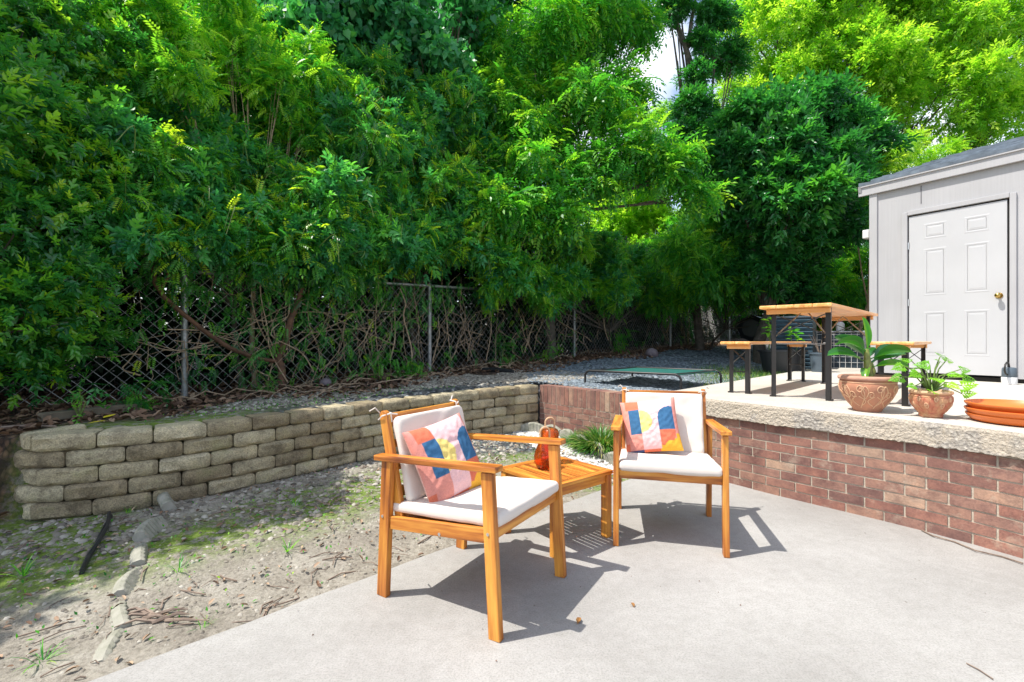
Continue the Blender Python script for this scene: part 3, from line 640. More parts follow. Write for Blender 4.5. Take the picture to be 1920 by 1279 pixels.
# printed pillows
CORAL = (.62, .16, .09); SALM = (.66, .27, .22); PINK = (.75, .47, .47); BLUE = (.045, .13, .25); YEL = (.80, .62, .20); GOLD = (.80, .42, .05); NAVY = (.05, .07, .16)
def pcol(x, y):                                    # x right, y down, 0..1
    if y > .955: return NAVY if x < .33 else (CORAL if x < .62 else GOLD)
    if x > .62 and y > .82 and x > .60 + (1 - y) * .9: return GOLD
    if x < .08: return SALM if y < .82 else CORAL
    if x > .93: return SALM if y < .7 else GOLD
    if x < .33:
        if y < .2: return CORAL
        if y < .66: return BLUE if x > .13 else SALM
        return SALM
    if x < .36 + .0: pass
    if (x - .33) ** 2 + ((y - .43) * 1.0) ** 2 < .0420: return YEL
    if x < .64: return PINK
    if x < .93:
        if y < .62 and (y > .40 or (x - .86) ** 2 / .0484 + (y - .40) ** 2 / .045 < 1): return BLUE
        if .62 <= y < .90 and ((x - .70) ** 2 / .05 + (y - .66) ** 2 / .055 < 1): return CORAL
        if y > .62: return GOLD if y > .78 else SALM
    return PINK
def pillow(name, M, label, sz=.36, seed=1):
    n = 90; v = []; f = []; c = []; 
    for sgn in (1, -1):
        for j in range(n + 1):
            for i in range(n + 1):
                u = i / n * 2 - 1; w = j / n * 2 - 1
                pin = 1 - .055 * ((1 - w * w) * abs(u) ** 3); pin2 = 1 - .055 * ((1 - u * u) * abs(w) ** 3)
                h = .062 * max(0, (1 - u ** 4) * (1 - w ** 4)) ** .55 * (.6 + .4 * math.cos(u * 1.2) * math.cos(w * 1.2))
                ed = max(abs(u), abs(w)); pk = noise.noise(Vector((u * 7 + seed, w * 7, seed))) * .007 * (1 - ed) * 1.4 + math.sin((u - w) * 26 + seed) * .0016 * max(0, ed - .55) * (1 - ed) * 8
                v.append(tuple(M @ Vector((u * sz / 2 * pin, w * sz / 2 * pin2, sgn * (h + pk)))))
                c.append(pcol(i / n, 1 - j / n) if sgn > 0 else (.70, .42, .36))
    w1 = n + 1; N = w1 * w1
    for j in range(n):
        for i in range(n):
            a = j * w1 + i; q = (a, a + 1, a + w1 + 1, a + w1); f.append(q); f.append(tuple(N + k for k in q[::-1]))
    me = fast_mesh(name, v, f, 4); me.polygons.foreach_set('use_smooth', [True] * len(f)); me.materials.append(MAT['pillow'])
    ca_ = me.color_attributes.new('Col', 'FLOAT_COLOR', 'POINT'); ca_.data.foreach_set('color', np.array([(*k, 1) for k in c], np.float32).ravel())
    o = bpy.data.objects.new(name, me); col.objects.link(o); return tag(o, label, 'pillow', 'printed throw pillows')
def on_chair(c, M): return Matrix.Translation(c.location) @ Matrix.Rotation(c.rotation_euler.z, 4, 'Z') @ M
# in chair space: x to the sitter's ... pillow face points +y (forward) and up
def pl(x, y, z, lean, roll): return Matrix.Translation((x, y, z)) @ Matrix.Rotation(R(90 + lean), 4, 'X') @ Matrix.Rotation(R(180) * 0 + R(roll), 4, 'Z')
flip = Matrix.Rotation(R(180), 4, 'Z')
def face(x, y, z, lean, roll, yaw=0):
    # local pillow: +x to viewer's right when looking at its face, +y up, +z out; chair forward is +y, viewer's right is -x
    B = Matrix(((-1, 0, 0, 0), (0, 0, 1, 0), (0, 1, 0, 0), (0, 0, 0, 1)))
    return Matrix.Translation((x, y, z)) @ Matrix.Rotation(R(yaw), 4, 'Z') @ Matrix.Rotation(R(lean), 4, 'X') @ B @ Matrix.Rotation(R(roll), 4, 'Z')
pillow('throw_pillow', on_chair(CA, face(.065, -.115, .588, 24, 8, -9)), 'coral, blue and yellow abstract print pillow leaning in the left armchair', .37, 1)
pillow('throw_pillow', on_chair(CB, face(.085, -.115, .60, 22, 9, -3)), 'coral, blue and yellow abstract print pillow leaning in the right armchair', .345, 5)
# ------------------------------------------------------------------ side table
tz = .388; tc = Vector((.258, 2.785, 0)); trz = math.atan2(.307, .374)
tb = empty('side_table', tc, trz, label='square slatted acacia side table standing between the two armchairs', cat='side table'); W = MAT['wood']; hs = .238
mb = MB(); bw = .05
for s in (-1, 1): mb.bar((-hs, s * (hs - bw / 2), tz - .01), (hs, s * (hs - bw / 2), tz - .01), bw, .02)
for s in (-1, 1): mb.bar((s * (hs - bw / 2), -hs + bw + .001, tz - .01), (s * (hs - bw / 2), hs - bw - .001, tz - .01), bw, .02)
n = 11; wd = (2 * hs - 2 * bw) / n
for i in range(n): 
    x = -hs + bw + wd * (i + .5); mb.bar((x, -hs + bw + .002, tz - .008), (x, hs - bw - .002, tz - .008), wd - .0080, .012)
mb.build('tabletop', W, tb, bevel=.002)
mb = MB(); mb.bar((-hs + .03, 0, tz - .035), (hs - .03, 0, tz - .035), .06, .024); mb.build('cross_rail', W, tb)
for s in (-1, 1):
    mb = MB(); mb.bar((-hs + .05, s * (hs - .028), tz - .045), (hs - .05, s * (hs - .028), tz - .045), .02, .05); mb.build('apron', W, tb, bevel=.002)
    mb = MB(); mb.bar((s * (hs - .028), -hs + .05, tz - .045), (s * (hs - .028), hs - .05, tz - .045), .02, .05); mb.build('apron', W, tb, bevel=.002)
    for s2 in (-1, 1): mb = MB(); mb.bar((s * (hs - .03), s2 * (hs - .03), 0), (s * (hs - .03), s2 * (hs - .03), tz - .0205), .045, .045, (0, 1, 0)); mb.build('leg', W, tb, bevel=.003)
# amber glass lanterns
def lantern(x, y, prof, hr, label, rz):
    l = empty('glass_lantern', (x, y, tz + .001), rz, label=label, cat='lantern', group='amber glass lanterns'); mb = MB()
    inner = [(max(.002, r - .004), z + (.005 if i == 0 else 0)) for i, (r, z) in enumerate(prof)]
    mb.lathe([(.001, prof[0][1])] + prof + inner[::-1] + [(.001, inner[0][1])], n=36); mb.build('glass_jar', MAT['amber'], l, smooth=True)
    zt = prof[-1][1]; pts = [(-hr, 0, zt - .02)] + [(-hr * math.cos(a), 0, zt + .035 + hr * 1.0 * math.sin(a)) for a in np.linspace(0, math.pi, 13)] + [(hr, 0, zt - .02)]
    mb = MB(); mb.tube(pts, .006, 8); mb.build('handle', MAT['rattan'], l, smooth=True)
lantern(.235, 2.93, [(.052, 0), (.056, .01), (.056, .06), (.055, .13), (.055, .185), (.050, .20), (.036, .21)], .030, 'taller straight sided amber glass lantern with loop handle, behind the pear shaped one', .3)
lantern(.195, 2.80, [(.030, 0), (.050, .008), (.064, .035), (.066, .065), (.058, .10), (.045, .13), (.036, .155), (.032, .175)], .029, 'pear shaped amber glass lantern with loop handle at the front of the side table', .3)
# ------------------------------------------------------------------ beer table and benches on the slab
def beer(name, c, ang, L, Wd, H, th, label, cat, group=None, legd=None):
    e = empty(name, (c[0], c[1], SLAB_Z), ang, label=label, cat=cat, group=group); hx = L / 2; w = Wd / 2
    mb = MB(); nb = max(1, round(Wd / .25)) * 2
    for i in range(nb):
        y = -w + Wd * (i + .5) / nb; mb.bar((-hx + .0, y, H - th / 2), (hx - .0, y, H - th / 2), Wd / nb - .001, th)
    mb.build('seat_board' if H < .6 else 'tabletop', MAT['pine'], e, bevel=.007, seg=3)
    for s in (-1, 1):
        mb = MB(); mb.bar((s * (hx - .10), -w + .03, H - th - .0205), (s * (hx - .10), w - .03, H - th - .0205), .04, .04); mb.build('batten', MAT['pine'], e, bevel=.004)
        x = s * legd; ly = w - .045
        for s2 in (-1, 1):
            mb = MB(); mb.bar((x, s2 * ly, 0), (x, s2 * ly, H - th - .002), .036, .004, (0, 1, 0)); mb.bar((x + s * .016, s2 * (ly - .016), 0), (x + s * .016, s2 * (ly - .016), H - th - .002), .004, .036, (0, 1, 0)); mb.box((x, s2 * ly, .006), (.045, .03, .012)); mb.build('leg', MAT['steel'], e)
        zb = H - th - .03; dr = .20 if H > .6 else .16
        mb = MB(); mb.bar((x, -ly, zb), (x, ly, zb - dr), .006, .026, (1, 0, 0)); mb.bar((x + .008, ly, zb), (x + .008, -ly, zb - dr), .006, .026, (1, 0, 0)); mb.build('cross_brace', MAT['steel'], e)
        mb = MB(); mb.tube([(x, -ly, zb - dr - .06), (x, ly, zb - dr - .06)], .005, 6); mb.build('tie_rod', MAT['galv'] if H > .6 else MAT['steel'], e)
        mb = MB(); mb.tube([(x, -ly, .012), (x, -ly * .4, .02), (x, ly * .3, .012), (x, ly, .012)], .0035, 5); mb.build('foot_wire', MAT['steel'], e)
        if H > .6:
            mb = MB(); 
            for s2 in (-1, 1): mb.tube([(x, s2 * (ly - .02), zb - dr), (x - s * .12, s2 * .03, H - th - .03), (x - s * .14, 0, H - th - .005)], .006, 6)
            mb.build('folding_strut', MAT['vine'], e)
    return e
BT = beer('beer_table', (3.02, 4.54), R(44.5), 2.1, .52, .775, .028, 'long varnished folding beer table with black steel legs on the raised slab', 'table', None, .86)
beer('beer_bench', (2.745, 4.99), R(44.8), 2.08, .26, .475, .026, 'varnished folding bench on the gravel side of the beer table', 'bench', 'folding benches', .91)
beer('beer_bench', (3.50, 4.20), R(45.8), 2.08, .26, .475, .026, 'varnished folding bench between the beer table and the shed door', 'bench', 'folding benches', .93)
# ------------------------------------------------------------------ pots
def on_prof(prof, z):
    for (r0, z0), (r1, z1) in zip(prof[:-1], prof[1:]):
        if z0 <= z <= z1: return r0 + (r1 - r0) * (z - z0) / max(1e-6, z1 - z0)
    return prof[-1][0]
def pot(c, prof, rim, mat, rimmat, label, relief, soilz, name='flower_pot'):
    e = empty(name, (c[0], c[1], SLAB_Z + .001), 0, label=label, cat='pot', group='clay pots at the slab edge'); body = MB(); body.lathe([(.002, 0)] + prof, n=56)
    mb = MB(); mb.lathe(rim, n=56); mb.build('rim', rimmat, e, smooth=True)
    mb = MB(); rr = rim[-1][0] - .002; mb.grid(lambda a, b_: (rr * (2 * a - 1) * math.sqrt(1 - (2 * b_ - 1) ** 2 / 2), rr * (2 * b_ - 1) * math.sqrt(1 - (2 * a - 1) ** 2 / 2), soilz + .008 * noise.noise(Vector((a * 9, b_ * 9, 1)))), 14, 14); mb.build('soil', MAT['soil'], e, smooth=True)
    for mk, (mm, rad, strokes) in enumerate(relief):
        body.mi = mk + 1
        for st_ in strokes:
            pts = []
            for ang, z in st_:
                r = on_prof(prof, z) + rad * .25; pts.append((r * math.cos(ang), r * math.sin(ang), z))
            body.tube(pts, rad, 5)
    body.build('pot_body', [mat] + [q[0] for q in relief], e, smooth=True)
    return e
K1 = .82; K2 = .76
bp = [(.095, 0), (.10, .012), (.125, .045), (.165, .10), (.192, .15), (.200, .185), (.194, .215), (.188, .23)]
bp = [(r * K1, z * .95) for r, z in bp]
brim = [(.186, .226), (.202, .228), (.208, .236), (.207, .248), (.198, .256), (.18, .256), (.172, .245), (.170, .22)]
brim = [(r * K1, z * .95) for r, z in brim]
rel = []; rg = random.Random(4)
def spiral(a0, z0, s, dirn, turns=1.3, n=20): return [(a0 + dirn * s * 5 * (1 - .75 * k / n) * math.cos(k / n * turns * 2 * math.pi), z0 + s * (1 - .75 * k / n) * math.sin(k / n * turns * 2 * math.pi)) for k in range(n + 1)]
for k in range(9):
    a = k * 2 * math.pi / 9 + .2
    rel.append([(a + .28 * math.sin(t * 2.6), .03 + .16 * t) for t in np.linspace(0, 1, 14)])
    rel.append(spiral(a + .12, .165, .030, 1)); rel.append(spiral(a - .18, .125, .026, -1))
    for d in (-1, 1): rel.append([(a + d * (.05 + .25 * math.sin(t * 3.14)), .045 + .07 * t) for t in np.linspace(0, 1, 10)]); rel.append([(a + .3 + d * .13 * math.sin(t * 3.14), .10 + .09 * t) for t in np.linspace(0, 1, 10)])
rel = [[(a_, z_ * .95) for a_, z_ in s_] for s_ in rel]; rel.append([(t, .200) for t in np.linspace(0, 6.3, 60)]); 
pot((2.44, 3.24), bp, brim, MAT['terracotta'], MAT['terra_rim'], 'big rounded terracotta pot with carved swirling leaves, holding the broad leaved plant', [(MAT['terra_light'], .0032, rel)], .222)
sp = [(.072, 0), (.080, .008), (.078, .022), (.098, .045), (.128, .085), (.140, .12), (.134, .145), (.124, .156)]
sp = [(r * K2, z * .95) for r, z in sp]
srim = [(.122, .152), (.138, .156), (.144, .165), (.140, .175), (.128, .178), (.118, .170), (.116, .15)]
srim = [(r * K2, z * .95) for r, z in srim]
r1 = [[(t, .028) for t in np.linspace(0, 6.3, 50)], [(t, .132) for t in np.linspace(0, 6.3, 50)]]
for k in range(26): a = k * 2 * math.pi / 26; r1.append([(a + .06 * math.sin(t * 6 + k), .035 + .1 * t) for t in np.linspace(0, 1, 8)])
r2 = []
for k in range(8): a = k * 2 * math.pi / 8 + .3; r2.append(spiral(a, .115, .018, 1)); r2.append(spiral(a + .35, .075, .022, -1))
pot((2.648, 2.985), sp, srim, MAT['terra_red'], MAT['terra_light'], 'small squat clay pot painted red and cream, holding the lobed plant', [(MAT['terra_red'], .0025, r1), (MAT['terra_light'], .0035, r2)], .150)
# saucers
for k in range(3):
    mb = MB(); r = .235; z = SLAB_Z + .002 + k * .033
    mb.lathe([(.002, 0), (r * .80, 0), (r * .90, .008), (r * .975, .028), (r, .036), (r * 1.005, .044), (r * .985, .046), (r * .96, .036), (r * .88, .014), (r * .8, .008), (.002, .008)], n=64)
    o = mb.build('plant_saucer', MAT['saucer'], smooth=True); o.location = (2.965 + (.008, -.006, .004)[k], 2.755 + (.004, -.003, .006)[k], z)
    tag(o, ('bottom', 'middle', 'topmost')[k] + ' of the three stacked round orange plastic plant saucers', 'saucer', 'stacked orange saucers')
# ------------------------------------------------------------------ dog cot
cot = empty('dog_cot', (0, 0, 0), 0, label='raised dog bed of dark green mesh on a black tube frame standing on the gravel', cat='dog bed')
cc = [Vector((.93, 6.0, 0)), Vector((1.72, 6.75, 0)), Vector((2.62, 5.92, 0)), Vector((1.88, 5.25, 0))]
zc = .60; top = zc + .165
cx = sum(cc, Vector()) / 4; cot.location = (cx.x, cx.y, zc)
L_ = [Vector((c.x - cx.x, c.y - cx.y, 0)) for c in cc]
mb = MB(); mb.grid(lambda a, b_: tuple((L_[0].lerp(L_[1], b_)).lerp(L_[3].lerp(L_[2], b_), a) * .97 + Vector((0, 0, .163 - .025 * math.sin(a * 3.14) * math.sin(b_ * 3.14)))), 14, 14); mb.grid(lambda a, b_: tuple((L_[0].lerp(L_[1], b_)).lerp(L_[3].lerp(L_[2], b_), a) * .97 + Vector((0, 0, .157 - .025 * math.sin(a * 3.14) * math.sin(b_ * 3.14)))), 14, 14, True); mb.build('mesh_bed', MAT['mesh_green'], cot, smooth=True)
for a, b_ in ((0, 3), (1, 2)):
    mb = MB(); A = L_[a]; B = L_[b_]; d = (B - A).normalized(); z = .165
    mb.tube([A + Vector((0, 0, -.01)), A + Vector((0, 0, .11)), A + d * .02 + Vector((0, 0, .145)), A + d * .06 + Vector((0, 0, z)), B - d * .06 + Vector((0, 0, z)), B - d * .02 + Vector((0, 0, .145)), B + Vector((0, 0, .11)), B + Vector((0, 0, -.01))], .014, 10); mb.build('leg_frame', MAT['steel'], cot, smooth=True)
for a, b_ in ((0, 1), (3, 2)):
    A = L_[a]; B = L_[b_]; d = (B - A).normalized(); i_ = (L_[3] - L_[0]).normalized() * (.07 if a == 0 else -.07)
    mb = MB(); mb.tube([A + i_ + Vector((0, 0, .163)), B + i_ + Vector((0, 0, .163))], .013, 10); mb.build('side_tube', MAT['steel'], cot, smooth=True)
# ------------------------------------------------------------------ things behind the table
ac = empty('air_conditioner', (6.1, 8.75, SLAB_Z - .1), R(-38), label='grey boxed air conditioning unit with white wire grille beside the shed', cat='air conditioner')
mb = MB(); mb.box((0, 0, .38), (.72, .72, .70)); mb.build('housing', MAT['navy_metal'], ac, bevel=.02)
mb = MB(); mb.box((0, 0, .745), (.76, .76, .03)); mb.box((0, 0, .02), (.76, .76, .04)); mb.build('lid', MAT['galv'], ac, bevel=.01)
mb = MB()
for s in range(2):
    for i in range(9):
        x = -.34 + i * .085; p = [(x, -.372, .05), (x, -.372, .72)] if s == 0 else [(-.372, x, .05), (-.372, x, .72)]; mb.tube(p, .004, 4)
    for j in range(7):
        z = .1 + j * .1; p = [(-.35, -.372, z), (.35, -.372, z)] if s == 0 else [(-.372, -.35, z), (-.372, .35, z)]; mb.tube(p, .004, 4)
mb.build('wire_grille', MAT['white_plastic'], ac)
for s, s2 in ((-1, -1), (1, -1), (-1, 1)): mb = MB(); mb.box((s * .36, s2 * .36, .38), (.04, .04, .7)); mb.build('corner_post', MAT['galv'], ac)
lb = empty('louvred_unit', (5.0, 8.35, SLAB_Z - .06), R(-38), label='tall dark slate blue louvred metal cabinet left of the grilled unit', cat='air conditioner')
mb = MB(); mb.box((0, 0, .48), (.60, .60, .92)); mb.build('housing', MAT['navy_metal'], lb, bevel=.01)
mb = MB()
for j in range(13):
    z = .09 + j * .066; mb.bar((-.30, -.312, z), (.30, -.312, z), .022, .04, (0, -.5, 1)); mb.bar((-.312, -.30, z), (-.312, .30, z), .022, .04, (-.5, 0, 1))
mb.build('louvres', simple('slate louvre', (.07, .13, .18), .5, .3), lb); mb = MB(); mb.box((0, 0, .955), (.64, .64, .03)); mb.box((0, 0, .01), (.70, .70, .05)); mb.build('lid', MAT['grey_plastic'], lb)
gr = empty('barrel_grill', (6.1, 11.9, gh(6.1, 11.9)), R(50), label='black faceted charcoal grill on silver A shaped legs by the fence', cat='grill')
mb = MB(); mb.tube([(-.3, 0, .62), (-.26, 0, .62), (.26, 0, .62), (.3, 0, .62)], [.22, .33, .33, .22], 8); mb.build('barrel', simple('black enamel', (.035, .042, .05), .3, .2, .1), gr)
for s in (-.33, .33):
    mb = MB(); mb.tube([(s - .18, -.3, 0), (s - .05, -.3, .5), (s - .02, -.3, .55), (s + .02, -.3, .55), (s + .05, -.3, .5), (s + .18, -.3, 0)], .013, 8); mb.build('leg_frame', MAT['chrome'], gr, smooth=True)
mb = MB(); mb.tube([(-.15, -.33, .75), (-.15, -.38, .78), (.15, -.38, .78), (.15, -.33, .75)], .01, 6); mb.build('handle', MAT['steel'], gr)
def bucket(name, loc, r, h, mat, label, cat, sx=1):
    e = empty(name, loc, 0, label=label, cat=cat); mb = MB(); mb.lathe([(.002, 0), (r * .78, 0), (r * .98, h * .93), (r * 1.06, h * .93), (r * 1.06, h), (r * .95, h), (r * .9, h * .85), (.002, h * .85)], n=24, sx=sx); mb.build('tub', mat, e, smooth=True); return e
pb = bucket('planter_tub', (4.42, 7.72, gh(4.42, 7.72) - .0), .26, .42, MAT['black_plastic'], 'black plastic planter tub with leggy green seedlings behind the left bench', 'planter', 1.4)
bt = bucket('planter_tub', (4.80, 7.35, SLAB_Z + .0), .15, .30, MAT['grey_plastic'], 'slate blue plant tub with bare twigs under the beer table', 'planter')
mb = MB()
for k in range(7):
    a = k * .9; mb.tube([(0, 0, .26), (.06 * math.cos(a), .06 * math.sin(a), .4), (.16 * math.cos(a), .13 * math.sin(a), .5 + .03 * k)], [.006, .005, .002], 5)
mb.build('stem', MAT['twig'], bt)
def smallbox(name, parts, loc, label, cat, rz=0):
    e = empty(name, loc, rz, label=label, cat=cat)
    for n_, prof, mt, pz in parts: mb = MB(); mb.lathe(prof, (0, 0, pz), 20); mb.build(n_, mt, e, smooth=True)
    return e
acz = SLAB_Z - .1 + .762
smallbox('spray_bottle', [('bottle', [(.002, 0), (.06, 0), (.065, .02), (.065, .13), (.03, .17), (.002, .17)], MAT['white_plastic'], 0), ('cap', [(.035, 0), (.04, .01), (.04, .05), (.002, .05)], MAT['red'], .17)], (5.98, 8.6, acz), 'white bottle with red cap standing on the grilled unit', 'bottle')
smallbox('yellow_jug', [('jug', [(.002, 0), (.085, 0), (.09, .02), (.09, .10), (.05, .16), (.002, .16)], MAT['yellow_plastic'], 0), ('cap', [(.03, 0), (.03, .03), (.002, .03)], MAT['steel'], .16)], (5.83, 8.78, acz), 'yellow plastic jug standing on the grilled unit', 'jug')
pm = empty('pump_bottle', (5.50, 5.22, SLAB_Z + .001), .5, label='grey and white cylindrical pump with a curved black hose by the shed door', cat='pump')
mb = MB(); mb.lathe([(.002, 0), (.062, 0), (.064, .01), (.064, .075), (.062, .08)], n=24); mb.build('base', MAT['white_plastic'], pm, smooth=True); mb = MB(); mb.lathe([(.060, .08), (.062, .085), (.060, .17), (.052, .185), (.02, .19), (.002, .19)], n=24); mb.build('body', MAT['grey_plastic'], pm, smooth=True)
mb = MB(); mb.tube([(0, 0, .185), (-.02, 0, .23), (-.07, 0, .245), (-.12, 0, .22), (-.14, 0, .16), (-.11, 0, .12), (-.06, 0, .11)], .009, 8); mb.build('hose', MAT['steel'], pm, smooth=True)
# red leaves on the beer table
rl = empty('red_leaf_sprig', (3.25, 4.78, SLAB_Z + .777), 0, label='small sprig of pointed red leaves lying on the beer table', cat='leaf sprig'); mb = MB()
for k in range(6):
    a = -.6 + k * .45; L2 = .10 + .03 * (k % 3); d = Vector((math.cos(a), math.sin(a) * .5, .25 + .12 * (k % 2))).normalized(); sd = d.cross(Vector((0, 0, 1))).normalized() * .018; b0 = Vector((0, 0, .006))
    mb.add([b0, b0 + d * L2 * .5 + sd, b0 + d * L2, b0 + d * L2 * .5 - sd + Vector((0, 0, .006))], [(0, 1, 2), (0, 2, 3)])
mb.build('leaves', MAT['red'], rl)
# ------------------------------------------------------------------ edging units
def edging(p, ang, L, h, label, group, tilt=0, k=0):
    mb = MB(); n = 14; th = .055; vs = []; fs = []
    for i in range(n + 1):
        t = i / n; x = (t - .5) * L; sc = .006 * (i % 2); z = h * (.62 + .38 * math.sin(math.pi * t)) 
        for y, zz in ((-th / 2 - sc, -.08), (-th / 2 - sc, z - .012), (-th / 2 + .012, z), (th / 2 - .012, z), (th / 2 + sc, z - .012), (th / 2 + sc, -.08)): vs.append((x, y, zz))
    for i in range(n):
        for j in range(5): fs.append((i * 6 + j, (i + 1) * 6 + j, (i + 1) * 6 + j + 1, i * 6 + j + 1))
    fs.append(tuple(range(5, -1, -1))); fs.append(tuple(n * 6 + j for j in range(6))); mb.add(vs, fs)
    for i in range(1, 5): pass
    o = mb.build('edging_block', MAT['paver'], bevel=.004); o.location = p; o.rotation_euler = (tilt, 0, ang); tag(o, label, 'edging block', group)
ep = catmull([(.12, 5.62), (.30, 5.62), (.55, 5.30), (.74, 4.80), (.93, 4.35), (1.10, 4.08), (1.38, 4.0)], .30)
nm = ['scalloped grey edging block nearest the inner corner of the two walls', 'scalloped edging block left of the grass clump, second from the corner', 'scalloped edging block third from the corner, seen past the lantern handle', 'scalloped edging block in front of the ornamental grass clump', 'scalloped edging block right below the ornamental grass clump', 'scalloped edging block beside the right chair leg', 'scalloped edging block behind the right chair seat', 'scalloped edging block behind the right chair']
for i in range(min(8, len(ep) - 1)):
    a, b_ = ep[i], ep[i + 1]; m_ = (a + b_) / 2; edging((m_.x, m_.y, gh(m_.x, m_.y) + .0), math.atan2((b_ - a).y, (b_ - a).x), .285, .115, nm[i], 'scalloped edging blocks around the planting bed', R((-3, 2, -4, 3, -2, 2, 0, 0)[i]))
lp = [G(318, 962), G(285, 1010), G(262, 1055), G(245, 1100), G(228, 1150), G(206, 1200)]
ln = ['half buried scalloped edging block leaning by the foot of the block wall', 'second half buried edging block out from the block wall', 'third half buried edging block out from the block wall', 'ribbed half buried edging block in the middle of the dirt row', 'half sunk edging block left of the dry root', 'lowest edging block of the dirt row, near the patio edge']
for i, p in enumerate(lp):
    q = lp[min(i + 1, 5)] - lp[max(i - 1, 0)]; edging((p.x, p.y, gh(p.x, p.y) - .005 * i), math.atan2(q.y, q.x) + (.25, -.2, .1, -.15, .2, -.1)[i], .24, (.10, .075, .05, .06, .045, .04)[i], ln[i], 'half buried edging blocks in the dirt', R((28, 35, 12, 40, 25, 10)[i]))
# ------------------------------------------------------------------ small things on the ground
def ontop(x, y, dz=0): return Vector((x, y, gh(x, y) + dz))
g = G(180, 1000); mb = MB(); pts = [G(206, 985), G(196, 1010), G(180, 1040), G(165, 1062), G(148, 1090)]
for t_ in range(2): mb.tube([Vector((p.x + .006 * t_ + random.uniform(-.012, .012), p.y, gh(p.x, p.y) + .012 + .02 * t_ + random.uniform(-.01, .01))) for p in pts], .010, 6)
tag(mb.build('plastic_edging_strip', MAT['black_plastic']), 'torn black plastic landscape edging strip sticking out of the mossy dirt', 'plastic strip')
mb = MB(); pts = [P(905, 706, 7.0), P(925, 708, 6.9), P(945, 711, 6.8), P(962, 716, 6.7)]; mb.tube([ontop(p.x, p.y, .03) for p in pts], [.03, .035, .035, .03], 10); tag(mb.build('drain_pipe', MAT['black_plastic'], smooth=True), 'short black corrugated drain pipe lying on the terrace gravel', 'pipe')
fabs = [(735, 718, 5.9), (655, 735, 5.3), (790, 712, 6.3), (850, 706, 6.9)]
for k, (u, v, d) in enumerate(fabs):
    p = P(u, v, d); mb = MB(); h0 = gh(p.x, p.y)
    mb.grid(lambda a, b_: (p.x + (a - .5) * .5 + .05 * math.sin(b_ * 7 + k), p.y + (b_ - .5) * .22 + (a - .5) * .35 + .03 * math.sin(a * 9), gh(p.x + (a - .5) * .5, p.y + (a - .5) * .35) + .018 + .022 * noise.noise(Vector((a * 5, b_ * 4, k * 3)))), 14, 8)
    tag(mb.build('landscape_fabric', MAT['black_plastic'], smooth=True), ['torn black landscape fabric patch showing through pale pebbles, centre of the terrace', 'crumpled black fabric patch near the dead vine roots, left most', 'black fabric patch lying by the foot of the second fence post', 'black fabric patch between the second fence post and the drain pipe'][k], 'fabric', 'landscape fabric patches')
def rock(name, c, r, label, cat, mat, seed):
    mb = MB(); mb.grid(lambda a, b_: tuple(Vector((math.cos(a * 2 * math.pi) * math.sin(b_ * math.pi), math.sin(a * 2 * math.pi) * math.sin(b_ * math.pi), math.cos(b_ * math.pi) * .85)) * r * (1 + .1 * noise.noise(Vector((math.cos(a * 6.283) * 1.5, math.sin(a * 6.283) * 1.5, b_ * 3 + seed))))), 20, 14, True)
    o = mb.build(name, mat, smooth=True); o.location = c; tag(o, label, cat)
p = P(610, 716, 5.45); rock('round_stone', ontop(p.x, p.y, .04), .065, 'small round purple grey stone at the foot of the left part of the fence', 'stone', MAT['fieldstone'], 1)
p = P(1222, 668, 9.6); rock('round_stone', ontop(p.x, p.y, .07), .13, 'larger round purple grey stone by the fence behind the dog bed', 'stone', MAT['fieldstone'], 2)
# landscape timber at the far left of the terrace
a = G(75, 783, .60); b_ = G(262, 762, .60); mb = MB(); mb.bar(a, b_, .09, .06); tag(mb.build('landscape_timber', simple('weathered timber', (.20, .16, .11), .9, 0, .3, 10, .6, 50, .006, (.10, .08, .055), 'grain'), bevel=.008), 'weathered landscape timber half buried in leaves above the block wall', 'timber')
# dry root on the dirt
mb = MB(); c = G(292, 1160)
for k in range(9):
    a0 = random.uniform(-.4, .5) + (math.pi if k % 2 else 0); L2 = random.uniform(.08, .2); p0 = Vector((c.x + random.uniform(-.06, .06), c.y + random.uniform(-.03, .03), gh(c.x, c.y) + .008))
    mb.tube([p0, p0 + Vector((math.cos(a0) * L2 * .5, math.sin(a0) * L2 * .4 + .01, .014)), p0 + Vector((math.cos(a0 + .3) * L2, math.sin(a0 + .3) * L2 * .5, .004))], [.008, .006, .002], 5)
tag(mb.build('dry_root', MAT['twig']), 'brown forked dry root lying on the dirt beside the patio edge', 'root')
def dryleaf(name, p, s, ang, mat, label, cat, cup=.25):
    mb = MB(); a = Vector((math.cos(ang), math.sin(ang), .12)); sd = Vector((-math.sin(ang), math.cos(ang), cup))
    sd2 = Vector((math.sin(ang), -math.cos(ang), cup)); b0 = Vector((p[0], p[1], p[2] + .003))
    mb.add([b0, b0 + a * s * .3 + sd * s * .24, b0 + a * s * .7 + sd * s * .2, b0 + a * s, b0 + a * s * .7 + sd2 * s * .2, b0 + a * s * .3 + sd2 * s * .24], [(0, 1, 2, 3), (0, 3, 4, 5)])
    tag(mb.build(name, mat), label, cat)
bl = simple('curled brown leaf', (.35, .17, .05), .6, 0, .2)
dryleaf('fallen_leaf', G(1083, 1172), .042, 1.2, bl, 'curled brown leaf on the concrete in front of the left chair', 'leaf', .9)
dryleaf('fallen_leaf', G(1189, 1140), .030, 1.7, bl, 'small curled brown leaf on the concrete below the side table shadow', 'leaf', .9)
for k, (u, v, z) in enumerate([(163, 789, .62), (193, 779, .62), (310, 791, .60)]):
    q = G(u, v, z); dryleaf('fallen_leaf', ontop(q.x, q.y, .03), .10, .5 + k, MAT['yellowleaf'], ['bright yellow leaf on the timber above the block wall, left one of two', 'bright yellow leaf on the timber above the block wall, right one of two', 'yellow green leaf lying on the mossy cap of the block wall'][k], 'leaf', .1)
